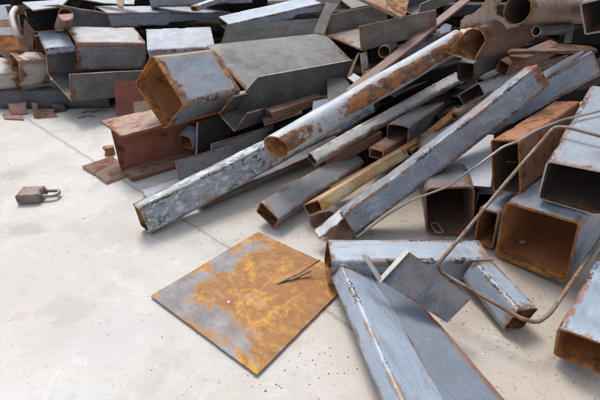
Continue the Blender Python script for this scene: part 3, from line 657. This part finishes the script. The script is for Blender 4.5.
tag(slab('rust_plate_scrap',[(-0.7686,1.9286,0.1174),(-0.6841,1.9312,0.1306),(-0.6795,1.8988,0.0512),(-0.7683,1.9014,0.0503)],0.008,'tan','cut'),'small brown plate leaning behind the top flange of the I-beam','plate')
tag(slab('flat_bar',[(-0.8365,1.4816,0.0120),(-0.7551,1.5714,0.0120),(-0.7143,1.5254,0.0120),(-0.7666,1.4233,0.0120)],0.011,'brown','cut'),'rusty brown flat bar lying on the concrete, left one of the pair by the I-beam','bar')
tag(slab('flat_bar',[(-0.7608,1.4195,0.0140),(-0.7124,1.5213,0.0140),(-0.6420,1.4195,0.0140),(-0.6959,1.3572,0.0140)],0.012,'brown','cut'),'rusty brown flat bar lying on the concrete, right one of the pair by the I-beam','bar')
sec('flat_bar','dark upright plate with a white chipped edge beside the I-beam','plate','bar','dark','inner','cutw',(-0.4047,1.5625,0.0898),(57.6743,-2.9463,10.3298),0.0102,0.1401,0.3000,0.004)
sec('flat_bar','grey flat plate on edge, left one of the pair behind the battered whitish tube','plate','bar','grey2','inner','cut',(-0.4340,1.3561,0.0480),(37.4203,0.4420,-0.3728),0.0080,0.0882,0.2200,0.004)
sec('flat_bar','grey flat plate on edge, right one of the pair behind the battered whitish tube','plate','bar','grey2','inner','cutw',(-0.3311,1.4732,0.0636),(43.4568,-0.7748,7.4520),0.0080,0.0870,0.3000,0.004)
tag(slab('flat_bar',[(-0.5418,1.2815,0.0200),(-0.4451,1.3765,0.0200),(-0.4144,1.3537,0.0200),(-0.5063,1.2213,0.0200)],0.01,'lblue','cut'),'pale bluish strip on the concrete beside the end of the battered whitish tube','bar')
sec('small_channel','little pale blue channel tucked between the I-beam and the dark upright plate','channel','tube','lblue','inner','cut',(-0.4475,1.5656,0.0747),(62.9358,16.7043,11.6326),0.0573,0.0625,0.0639,0.004)
sec('square_tube','open-mouthed pale blue square tube with orange rust inside at the left of the heap','tube','tube','chipblue','innerO','orange',(-0.4939,1.4796,0.2937),(55.8151,-4.9520,46.2062),0.2033,0.1606,0.2883,0.005)
wide_channel = sec('wide_channel','wide grey Z-shaped section with a broad dusty face in the upper middle','channel','bar','lgrey','inner','tan',(-0.3203,1.8843,0.2836),(45.6754,-0.8774,29.6451),0.2928,0.0080,0.7312,0.004)
tag(slab('upstand',[(-0.3219,2.0252,0.4386),(0.0869,2.1142,0.4506),(0.0727,2.0656,0.3941),(-0.3454,1.9650,0.3701)],0.006,'darkgrey','cutw',parent=wide_channel),'dark inner face of the upright flange',None)
tag(slab('skirt',[(-0.2064,1.6233,0.2606),(-0.1588,1.6335,0.3112),(0.2118,1.7611,0.3445),(0.2082,1.7754,0.2274),(0.0000,1.7062,0.1903),(-0.2421,1.6205,0.1864)],0.006,'darkgrey','cut',parent=wide_channel),'dark hanging flange',None)
sec('open_channel','rusty channel section with its open end under the wide grey section','channel','chan','grey','inner','tan',(-0.2474,1.5285,0.2029),(61.9444,-7.9717,39.4711),0.0898,0.1030,0.9741,0.006)
sec('channel','brown U-channel with a pale floor open towards the viewer at the top of the heap','channel','chan','tanch','inner','tan',(0.1671,1.8977,0.4279),(15.4295,8.9571,-3.2365),0.4462,0.0859,0.3130,0.007)
tag(slab('dark_block',[(0.1083,1.7305,0.2811),(0.1764,1.7318,0.2848),(0.2191,1.6595,0.2458),(0.1884,1.6073,0.2149),(0.1079,1.6111,0.2136)],0.03,'dark','orange'),'dark plate with a rusty left edge below the wide grey section','plate')
sec('flat_bar','reddish-brown flat bar laid diagonally over the top of the heap','bar','bar','brownbar','inner','cut',(0.1672,1.4006,0.3250),(46.6045,16.1831,-4.4173),0.0448,0.0080,0.7730,0.004)
tag(slab('channel_edge',[(0.2068,1.7492,0.5779),(0.3642,1.6688,0.5171),(0.3854,1.6884,0.5245),(0.4180,1.8036,0.5794)],0.012,'tan','cut'),'light brown channel tip hanging down at the top edge above the U-channel','channel')
tag(slab('flat_bar',[(0.0570,1.9946,0.4105),(0.1163,2.1048,0.5185),(0.1693,2.0919,0.5118),(0.1372,2.0560,0.4754),(0.1048,1.9828,0.4043)],0.01,'grey','cutw'),'worn dark plate with a pale edge standing left of the brown U-channel','plate')
tag(slab('strip',[(0.2307,1.6805,0.3889),(0.2554,1.6995,0.3959),(0.2665,1.6505,0.3180),(0.2417,1.6295,0.3085)],0.008,'chip','cut'),'narrow pale strip with chipped edge hanging below the brown U-channel','strip')
tag(slab('strip',[(0.2205,1.7186,0.3807),(0.2322,1.7214,0.3839),(0.1920,1.6590,0.3043),(0.1805,1.6611,0.3076)],0.006,'cutm','cut'),'thin tan strip edge rising from the dark plate to the brown U-channel','strip')
tag(slab('strip',[(0.1808,1.6617,0.3036),(0.2009,1.6786,0.3183),(0.2423,1.6312,0.3043),(0.2116,1.6185,0.2889)],0.006,'grey2','cut'),'dull grey wedge beside the lower end of the reddish-brown flat bar','strip')
sec('hex_nut','small hexagonal fitting in the dark gap beside the reddish-brown flat bar','fitting','pipe','dark','inner','cut',(0.3059,1.6200,0.4054),(67.6208,-2.0316,0.0000),0.0437,0.0437,0.1407,0.003)
tag(slab('paint_flake',[(0.5141,1.6994,0.4678),(0.5467,1.7214,0.4888),(0.5694,1.7183,0.4823),(0.5601,1.7012,0.4640),(0.5247,1.6897,0.4554)],0.003,'lblue','cut',jag=0.006),'small crumpled pale flake in the dark gap right of the reddish-brown flat bar','flake')
sec('square_tube','long blue tube with a dark side across the top left','tube','tube','blue','idark','cut',(-1.1418,2.6634,0.3816),(43.3916,-4.8322,7.2334),0.1736,0.0809,0.9245,0.005)
sec('square_tube','grey-fronted tube with a pale blue top and rusty left end, stacked over the left channel','tube','tube','greyfront','inner','cut',(-1.1682,2.2900,0.2822),(34.7125,-6.4875,13.3671),0.2252,0.1469,0.3386,0.005)
sec('square_tube','pale blue tube continuing right of the grey-fronted tube with a small dark triangular mouth','tube','tube','lblue2','inner','cut',(-0.7746,2.2833,0.2860),(15.2849,-0.2749,25.6323),0.1834,0.0961,0.3282,0.005)
sec('channel','grey U-channel at the left with a bright white inner floor at its cut end','channel','chan','grey','inner','cutw',(-1.1726,2.0989,0.1969),(43.3897,-7.0592,11.4846),0.3201,0.1335,0.5000,0.008)
sec('square_tube','pale blue cap tube sloping over the left wall of the U-channel','tube','tube','lblue','inner','cut',(-1.2903,2.2459,0.3146),(32.6135,-0.1716,9.6655),0.2474,0.0334,0.1299,0.004)
dark_box = sec('box_tube','large dark open box with a pale lid flap in the upper left','box','tube','dark','dark','tan',(-1.3330,2.4024,0.4045),(63.5069,-13.6071,-6.0470),0.2824,0.1251,0.3000,0.006)
tag(slab('lid_flap',[(-1.5468,2.6182,0.4621),(-1.2983,2.6420,0.4748),(-1.2137,2.3792,0.4698),(-1.3118,2.2916,0.4621)],0.006,'lblue','cut',parent=dark_box),'pale blue lid flap',None)
capped = sec('capped_tube','short round tube with a dusty pink cap beside the dark open box','tube','pipe','pink','inner','cut',(-1.1534,2.2865,0.4400),(129.4705,-26.8814,0.0000),0.0690,0.0690,0.1769,0.003)
tag(slab('end_cap',[(-1.0985,2.2496,0.4450),(-1.0732,2.1878,0.4450),(-1.0581,2.1378,0.4450),(-1.0545,2.1055,0.4450),(-1.0624,2.0944,0.4450),(-1.0807,2.1055,0.4450),(-1.1072,2.1378,0.4450),(-1.1387,2.1878,0.4450),(-1.1712,2.2496,0.4450),(-1.1997,2.3147,0.4450),(-1.2193,2.3728,0.4450),(-1.2259,2.4131,0.4450),(-1.2178,2.4275,0.4450),(-1.1962,2.4131,0.4450),(-1.1653,2.3728,0.4450),(-1.1307,2.3147,0.4450)],0.006,'pink','cut',parent=capped),'dusty pink cap',None)
tag(rod('curved_pipe',[(-1.4379,2.3037,0.2500),(-1.4505,2.3217,0.3500),(-1.5164,2.4340,0.4200),(-1.5475,2.5473,0.4400),(-1.5294,2.5876,0.4300),(-1.4879,2.5440,0.4000)],0.0145,'rodpale'),'curved rusty pale pipe bending over in the upper left corner','pipe')
tag(slab('flat_bar',[(-1.6851,2.5998,0.4489),(-1.6060,2.6002,0.4539),(-1.5590,2.4998,0.3910),(-1.6477,2.5002,0.3859)],0.08,'lblue','cut'),'blue-white plate at the left edge level with the curved pipe','bar')
tag(slab('flat_bar',[(-1.6145,2.4498,0.3932),(-1.5280,2.4502,0.3981),(-1.4979,2.3998,0.3712),(-1.5942,2.4002,0.3662)],0.08,'brown','cut'),'brown strip at the left edge beneath the blue-white plate','bar')
tag(slab('flat_bar',[(-1.5930,2.3984,0.3665),(-1.4938,2.4016,0.3710),(-1.4654,2.3486,0.3356),(-1.5761,2.3515,0.3351)],0.08,'blue','cut'),'small blue bar at the left edge between the brown strip and the orange plate','bar')
tag(slab('flat_bar',[(-1.5445,2.3017,0.3390),(-1.4355,2.2981,0.3397),(-1.4073,2.2515,0.2858),(-1.5350,2.2486,0.2766)],0.08,'orange','cut'),'orange rusty plate at the left edge beside the foot of the curved pipe','bar')
sec('square_tube','pale tube with a mottled brown rusty front at the left edge of the heap','tube','tube','tanfront','inner','cut',(-1.4368,2.2006,0.1970),(47.4515,-6.1563,13.8705),0.1070,0.1339,0.1403,0.004)
sec('square_tube','orange-fronted tube with a whitish top at the far left edge','tube','tube','orangefront','inner','cut',(-1.6073,2.2479,0.1644),(38.4898,-6.2634,10.9365),0.2237,0.0892,0.1147,0.004)
sec('square_tube','long dark blue-grey tube lying at the foot of the left stack','tube','tube','darkblue','inner','cut',(-1.5872,2.2841,0.0491),(0.7935,-0.0515,-1.5042),0.2411,0.0892,0.5944,0.004)
folded = tag(slab('folded_scrap',[(-1.4732,2.1091,0.0478),(-1.3923,2.1294,0.0515),(-1.3827,2.0835,0.0044),(-1.4557,2.0725,0.0083)],0.006,'pink','cut'),'faded red folded scrap lying on the concrete below the left stack','scrap')
tag(slab('upright_blade',[(-1.3294,2.0710,0.0706),(-1.2992,2.0597,0.0693),(-1.2905,2.0235,0.0054),(-1.3149,2.0307,0.0027)],0.006,'brown','cut',parent=folded),'dark brown upright blade',None)
tag(slab('scrap_strip',[(-1.4966,2.0735,0.0080),(-1.3881,2.0589,0.0080),(-1.3470,2.0024,0.0080),(-1.4528,2.0163,0.0080)],0.006,'pink','cut'),'pale brown strip lying flat in front of the faded red folded scrap','scrap')
tag(slab('scrap_wedge',[(-1.3312,2.1108,0.0211),(-1.2526,2.1042,0.0181),(-1.2087,2.0485,0.0066),(-1.2925,2.0266,0.0042)],0.008,'brown','cut'),'small brown wedge lying right of the dark brown blade','scrap')
sec('scrap_block','small black steel block on the concrete by the foot of the left stack','block','bar','dark','inner','cut',(-1.2669,2.1378,0.0215),(25.1970,-2.7120,4.2211),0.0544,0.0305,0.0522,0.004)
sec('round_pipe','wide brown pipe with a dark round mouth at the top right','pipe','pipe','brownpipe','idark','tan',(0.6746,1.4500,0.5678),(35.3208,-4.9154,0.0000),0.0870,0.0870,0.5208,0.003)
sec('square_tube','black box tube with a bright left rim in the top right corner','tube','tube','grey','idark','cutw',(0.9605,1.4965,0.5438),(42.0013,16.8062,-20.1604),0.0901,0.1110,0.3000,0.006)
sec('small_pipe','small pipe stub with a pale ring in the dark below the wide brown pipe','pipe','pipe','dark','idark','cutw',(0.7770,1.5000,0.4978),(30.6053,-2.9727,0.0000),0.0329,0.0329,0.1967,0.003)
tag(slab('flat_bar',[(0.8505,1.4990,0.4602),(0.9785,1.5010,0.4502),(0.9608,1.4788,0.4451),(0.8598,1.4812,0.4541)],0.01,'brown','cut'),'thin brown bar end in the dark below the small pipe stub','bar')
tag(slab('flat_bar',[(0.9327,1.6000,0.5073),(0.9571,1.6000,0.5073),(0.9359,1.5500,0.4569),(0.9153,1.5500,0.4569)],0.01,'darkgrey','cut'),'short upright dark bar beside the small pipe stub','bar')
crushed_channel()
padlock()
sec('square_tube','black square tube under the crushed rusty channel','tube','tube','dark','idark','dark',(0.6135,1.6117,0.3350),(39.3449,15.0431,-2.4268),0.0701,0.0742,0.3814,0.004)
sec('square_tube','pale tube stub with a black square opening peeking from behind the long blue-grey tube','tube','tube','chipdull','idark','cutw',(0.6436,1.5882,0.2557),(35.8899,3.0640,-41.2645),0.1051,0.0541,0.2500,0.004)
sec('square_tube','blue-white tube over the back flange of the wide grey section at the top','tube','tube','lblue','inner','cut',(-0.4130,2.5006,0.3625),(23.1071,8.2969,4.0068),0.2027,0.0500,0.5447,0.004)
tag(slab('offcut',[(0.0502,1.6205,0.2224),(0.1115,1.6194,0.2346),(0.1143,1.5805,0.2003),(0.0459,1.5795,0.1848)],0.012,'blue','orange'),'small blue-grey offcut with a rusty foot between the wide grey section and the round pipe','offcut')
tag(slab('offcut',[(-0.1502,1.6236,0.1525),(0.0000,1.6468,0.1936),(0.0078,1.6232,0.1773),(-0.1411,1.5965,0.1338)],0.01,'grey2','cut'),'short pale offcut wedged under the rusty channel section near the round pipe','offcut')
sec('flat_bar','narrow rusty bar lying between the torn grey tube and the long blue-grey tube','bar','bar','orange','inner','cut',(0.3864,1.3985,0.1132),(43.5491,13.3567,-1.4216),0.0300,0.0131,0.3273,0.004)
sec('square_tube','pinkish narrow tube running up behind the black square opening at upper right','tube','tube','tan','inner','cut',(0.5786,1.5379,0.1864),(36.4375,15.0823,3.6931),0.0293,0.0300,0.1650,0.004)
sec('angle_iron','dark angle iron in the gap above the black square opening at upper right','angle iron','angle','greyd','inner','cut',(0.7018,1.6609,0.2815),(29.0882,11.2712,-3.3250),0.0500,0.0342,0.3436,0.006)
sec('flat_bar','rusty strip crossing the black gap under the wide brown pipe','bar','bar','brown','inner','cut',(0.7843,1.6732,0.3954),(-4.1141,1.7882,5.3532),0.0315,0.0120,0.3106,0.004)
sec('angle_iron','grey angle iron lying high up behind the brown U-channel','angle iron','angle','grey','inner','cut',(0.2357,2.4263,0.4532),(26.0510,6.3475,15.7246),0.1207,0.0500,0.4285,0.006)
sec('square_tube','blue-grey tube along the top edge behind the long blue tube','tube','tube','blue','inner','cut',(-0.9194,2.9026,0.4303),(10.3143,1.6902,-0.7249),0.1000,0.0581,0.6199,0.004)
sec('square_tube','worn white-edged tube at the very top between the blue tubes','tube','tube','chip','inner','cut',(-0.5983,2.6334,0.4259),(55.1041,8.1452,-1.0553),0.0500,0.0269,0.3364,0.004)
tag(slab('plate_scrap',[(-1.3374,2.7511,0.4740),(-0.9752,2.7994,0.4746),(-0.9552,2.7018,0.4424),(-1.1249,2.6977,0.4481)],0.006,'lblue','cut'),'bright bluish-white sheet lying at the top edge above the dark open box','sheet')
tag(slab('offcut',[(-0.9154,2.3487,0.5053),(-0.8774,2.3511,0.5006),(-0.8778,2.3185,0.4678),(-0.9069,2.3217,0.4766)],0.008,'yellow','cut',jag=0.004),'rusty curled offcut lying on the long blue tube near the top edge','offcut')
sec('pipe_stub','rusty brown bar end standing behind the curved pipe in the top left corner','bar','bar','brown','inner','cut',(-1.6030,2.5810,0.4242),(4.0502,4.5221,-4.3102),0.0800,0.0463,0.1364,0.004)
tag(slab('offcut',[(-1.3747,2.3027,0.4240),(-1.3393,2.2966,0.3686),(-1.3494,2.2533,0.2805),(-1.3867,2.2474,0.3107)],0.01,'brown','cut'),'rusty brown plate beside the foot of the curved pipe','plate')
sec('thin_tube','small pale tube mouth tucked between the curved pipe and the pale blue cap tube','tube','tube','pink','inner','cut',(-1.4536,2.4205,0.2793),(85.9270,-7.4350,8.4066),0.0630,0.0710,0.1500,0.004)
tag(rod('twig_wire',[(-1.1071,2.0994,0.0040),(-1.0841,2.1218,0.0120),(-1.0546,2.1087,0.0060),(-1.0316,2.1429,0.0100),(-0.9969,2.1295,0.0040)],0.0028,'brown'),'thin brown curled wire lying on the concrete near the red plate','wire')
tag(rod('twig_wire',[(-1.0955,2.0272,0.0040),(-1.0564,2.0645,0.0060),(-1.0223,2.0413,0.0040)],0.0022,'brown'),'short straight brown wire on the concrete beside the curled wire','wire')
sec('stone','small rusty lump lying on the concrete left of the I-beam','stone','bar','tan','inner','cut',(-0.8000,1.6136,0.0172),(29.6238,0.4632,-1.2061),0.0385,0.0276,0.0340,0.004,jag=0.006,dent=0.006)
tag(slab('chip',[(-0.1754,0.7605,0.0100),(-0.1693,0.7618,0.0100),(-0.1673,0.7543,0.0095),(-0.1718,0.7523,0.0095)],0.002,'white','cut'),'tiny white chip lying on the rusty square plate','chip')
tag(slab('chip',[(0.6113,0.9700,0.0337),(0.6337,0.9800,0.0297),(0.6328,0.9700,0.0267),(0.6106,0.9600,0.0307)],0.003,'white','cut'),'tiny white flake lying inside the big orange-mouthed tube','flake')
sec('square_tube','added shade-dark tube end between the brown box tube and the patterned sheet','tube','tube','darkgrey','hole','cut',(0.5502,1.0950,0.0690),(74.4043,2.9484,-2.6523),0.0468,0.1000,0.3000,0.004)  # filler added where bare floor showed, its dark grey standing for shade
sec('square_tube','dark rusty tube lying low behind the left side of the brown box tube','tube','tube','brown','hole','cut',(0.4244,1.2588,0.0369),(49.9853,3.6490,6.9120),0.0374,0.0500,0.3097,0.004)
sec('square_tube','added shade-black tube between the long blue tube and the pale blue tube below it','tube','tube','hole','hole','cut',(-0.9970,2.8984,0.3019),(5.5799,-2.6713,-0.1662),0.1200,0.0547,0.5024,0.004)  # extra tube coloured black as shade, added to darken a bright gap
sec('channel','grey channel at the top edge between the brown U-channel and torn flap','channel','chan','grey','inner','cutw',(0.4799,2.0207,0.5070),(41.9585,9.2617,12.1121),0.0893,0.0567,0.3137,0.005)
sec('square_tube','rusty brown tube low in the gap below the wide grey Z-shaped section','tube','tube','brown','inner','cut',(-0.1177,1.5830,0.1813),(32.0729,5.7359,0.5003),0.0500,0.0376,0.2297,0.004)
sec('angle_iron','grey angle iron with a pale edge in the gap above the slim pale tube','angle iron','angle','grey','inner','cutw',(0.3816,1.7766,0.1836),(33.6344,11.9234,-0.5275),0.0600,0.0322,0.2907,0.005)
sec('flat_bar','rusty bar end sticking out of the gap under the brown U-channel','bar','bar','orange','inner','cut',(0.2515,1.6137,0.3217),(40.4397,10.4420,10.0820),0.0313,0.0215,0.1570,0.004)
sec('square_tube','blue-grey tube in the gap between the brown U-channel and the large round pipe','tube','tube','blue','inner','cut',(0.3841,1.7056,0.3842),(30.2332,12.0692,14.1666),0.0444,0.0427,0.2439,0.004)
sec('square_tube','brown tube running into the dark under the wide brown pipe','tube','tube','brown','inner','cut',(0.7644,1.6472,0.3412),(32.5035,7.9111,12.9182),0.0517,0.0500,0.3034,0.004)

# ---------------- filler tubes added in and behind the heap, coloured near black as shade ----------------
KEEP = {1: 'shade-black square tube, rightmost of several under the upper end of the large round pipe', 2: 'shade-black square tube, right of two behind the tube with three ledges', 3: 'shade-black square tube, right of two under the slim pale tube', 4: 'shade-black square tube, rightmost of several beside the stub with black square opening', 5: 'shade-black square tube, second from right of several in the dark right of the crushed tube', 6: 'shade-black square tube, middle of several in the dark right of the crushed tube', 7: 'shade-black square tube, third from left of several beside the stub with black square opening', 8: 'shade-black square tube in shadow behind the large pale blue right-edge tube', 9: 'shade-black square tube, middle of several under the upper end of the large round pipe', 10: 'shade-black square tube, rightmost of several under the wide brown pipe at the right edge', 11: 'shade-black square tube, leftmost of several in the dark right of the crushed tube', 12: 'shade-black square tube, leftmost of several beside the stub with black square opening', 13: 'shade-black square tube, leftmost of several under the upper end of the large round pipe', 14: 'shade-black square tube, second from left of several beside the stub with black square opening', 18: 'shade-black square tube, leftmost of several below the wide grey Z-shaped section', 20: 'shade-black square tube, second from left of several around the thin tan strip', 21: 'shade-black square tube, rightmost of several around the thin tan strip', 22: 'shade-black square tube, third from left of several around the thin tan strip', 23: 'shade-black square tube, left of two beside the hexagonal fitting', 25: 'shade-black square tube, leftmost of several around the thin tan strip', 26: 'shade-black square tube, rightmost of several below the wide grey Z-shaped section', 31: 'shade-black square tube, right of two left of the open blue tube mouth', 32: 'shade-black square tube, left of two left of the open blue tube mouth', 34: 'shade-black square tube, left of two behind the grey-fronted tube', 35: 'shade-black square tube, right of two behind the open-mouthed pale blue tube', 38: 'shade-black square tube, right of two behind the grey-fronted tube', 40: 'shade-black square tube, left of two under the rusty open channel', 41: 'shade-black square tube, second from right of several below the wide grey Z-shaped section', 43: 'shade-black square tube, second from left of several below the wide grey Z-shaped section', 44: 'shade-black square tube, right of two under the rusty open channel', 46: 'shade-black square tube, third from right of several below the wide grey Z-shaped section', 47: 'shade-black square tube, third from left of several below the wide grey Z-shaped section', 50: 'shade-black square tube, right of two behind the smooth grey flat tube', 52: 'shade-black square tube, left of two behind the tube with three ledges', 55: 'shade-black square tube, left of two under the slim pale tube', 56: 'shade-black square tube, left of two behind the smooth grey flat tube', 64: 'shade-black square tube, leftmost of several under the brown U-channel', 66: 'shade-black square tube, left of two left of the crushed tube', 67: 'shade-black square tube, second from left of several in the dark right of the crushed tube', 69: 'shade-black square tube, right of two behind the reddish-brown diagonal bar', 70: 'shade-black square tube, rightmost of several under the brown U-channel', 72: 'shade-black square tube, middle of several under the brown U-channel', 75: 'shade-black square tube, left of two behind the torn orange flap', 76: 'shade-black square tube, left of two behind the reddish-brown diagonal bar', 77: 'shade-black square tube, right of two beside the hexagonal fitting', 78: 'shade-black square tube, rightmost of several behind the wide grey Z-shaped section', 79: 'shade-black square tube, rightmost of several in the dark right of the crushed tube', 82: 'shade-black square tube, leftmost of several behind the curved pale pipe', 93: 'shade-black square tube, middle of several under the wide brown pipe at the right edge', 94: 'shade-black square tube, rightmost of several behind the curved pale pipe', 97: 'shade-black square tube, leftmost of several under the wide brown pipe at the right edge', 98: 'shade-black square tube, left of two behind the open-mouthed pale blue tube', 101: 'shade-black square tube, third from left of several behind the curved pale pipe', 102: 'shade-black square tube, right of two left of the crushed tube', 103: 'shade-black square tube, leftmost of several behind the wide grey Z-shaped section', 106: 'shade-black square tube, middle of several behind the wide grey Z-shaped section', 108: 'shade-black square tube, right of two behind the torn orange flap', 112: 'shade-black square tube, second from left of several behind the curved pale pipe', 113: 'shade-black square tube in shadow behind the long blue tube at the top edge'}
FI = [0]
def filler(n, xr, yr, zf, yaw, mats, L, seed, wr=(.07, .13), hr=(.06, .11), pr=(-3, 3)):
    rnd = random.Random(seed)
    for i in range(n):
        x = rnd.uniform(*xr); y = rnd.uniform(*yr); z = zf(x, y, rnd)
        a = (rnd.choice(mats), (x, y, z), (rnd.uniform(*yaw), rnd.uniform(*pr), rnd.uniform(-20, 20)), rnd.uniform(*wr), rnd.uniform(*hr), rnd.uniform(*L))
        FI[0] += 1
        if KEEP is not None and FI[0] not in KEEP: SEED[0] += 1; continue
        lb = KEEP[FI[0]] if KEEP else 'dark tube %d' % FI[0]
        o = sec('buried_tube', lb, 'tube', 'tube', a[0], 'hole', 'hole2', a[1], a[2], a[3], a[4], a[5], .005, group='shade-black filler tubes in the heap')
        if KEEP is None: o['fi'] = FI[0]
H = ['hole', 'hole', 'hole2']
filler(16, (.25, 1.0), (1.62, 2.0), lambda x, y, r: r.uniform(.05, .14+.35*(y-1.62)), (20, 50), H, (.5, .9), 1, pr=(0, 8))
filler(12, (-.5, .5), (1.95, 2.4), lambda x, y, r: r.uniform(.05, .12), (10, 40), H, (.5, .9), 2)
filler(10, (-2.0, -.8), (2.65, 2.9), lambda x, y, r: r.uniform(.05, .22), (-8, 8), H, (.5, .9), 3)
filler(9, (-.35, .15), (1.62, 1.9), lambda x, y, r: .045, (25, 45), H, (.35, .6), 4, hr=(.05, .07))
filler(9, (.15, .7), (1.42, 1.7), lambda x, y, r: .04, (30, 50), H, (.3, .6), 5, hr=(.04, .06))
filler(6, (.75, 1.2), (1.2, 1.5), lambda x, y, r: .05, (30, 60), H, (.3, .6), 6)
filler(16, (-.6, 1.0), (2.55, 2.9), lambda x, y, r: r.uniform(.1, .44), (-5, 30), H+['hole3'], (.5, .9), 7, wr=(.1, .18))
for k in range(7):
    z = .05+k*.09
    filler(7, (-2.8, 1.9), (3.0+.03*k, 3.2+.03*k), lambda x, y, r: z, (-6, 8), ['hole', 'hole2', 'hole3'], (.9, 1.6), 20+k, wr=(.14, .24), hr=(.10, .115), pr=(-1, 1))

# ---------------- loose grit, rust flakes and crumbs on the slab ----------------
rnd = random.Random(5)
bm = bmesh.new()
def crumb(x, y, r, mi, flat=.4):
    k = rnd.randint(4, 7); a0 = rnd.random()*6.28; zt = r*flat
    ring = [(x+r*math.cos(a0+6.283*i/k)*rnd.uniform(.6, 1.2), y+r*math.sin(a0+6.283*i/k)*rnd.uniform(.6, 1.2)) for i in range(k)]
    lo = [bm.verts.new((a, b, .0002)) for a, b in ring]; hi = [bm.verts.new((x+(a-x)*.7, y+(b-y)*.7, zt*rnd.uniform(.6, 1.2))) for a, b in ring]
    fs = [bm.faces.new(hi)]+[bm.faces.new((lo[i], lo[(i+1) % k], hi[(i+1) % k], hi[i])) for i in range(k)]
    for f in fs: f.material_index = mi
for (gx, gy, sp, cnt) in ((-0.033, 1.216, 0.1, 110), (-0.251, 1.03, 0.07, 70), (-0.575, 1.471, 0.06, 50), (0.336, 1.155, 0.06, 160), (0.456, 1.185, 0.05, 120), (0.406, 0.68, 0.09, 120), (0.598, 0.774, 0.07, 110), (0.514, 0.624, 0.07, 60), (0.085, 0.973, 0.06, 60), (-0.843, 2.038, 0.12, 70), (-1.027, 2.126, 0.08, 50), (0.108, 0.757, 0.03, 40), (-0.14, 0.551, 0.12, 50), (0.0, 0.574, 0.08, 50), (-0.088, 1.02, 0.05, 40), (-0.329, 0.651, 0.2, 30)):
    for i in range(cnt):
        x = rnd.gauss(gx, sp); y = rnd.gauss(gy, sp*.7)
        if y > .3: crumb(x, y, rnd.choice((.0006, .0008, .0010, .0014, .0019)), rnd.choice((0, 0, 0, 1, 2, 3)))
for i in range(900):
    x = rnd.uniform(-1.7, .9); y = rnd.uniform(.4, 2.3)
    near = x+.25*y > -.05
    if not near and rnd.random() < .88: continue
    crumb(x, y, rnd.choice((.0012, .0016, .002, .003)) if not near else rnd.choice((.0008, .0012, .0018, .0026)), rnd.choice((0, 0, 1, 1, 2, 3)))
me = bpy.data.meshes.new('grit'); bm.to_mesh(me); bm.free()
for k in ('brown', 'dark', 'white', 'pink'): me.materials.append(M[k])
o = bpy.data.objects.new('grit', me); col.objects.link(o); o['kind'] = 'stuff'; o['label'] = 'rust crumbs and grit scattered over the concrete'; o['category'] = 'grit'
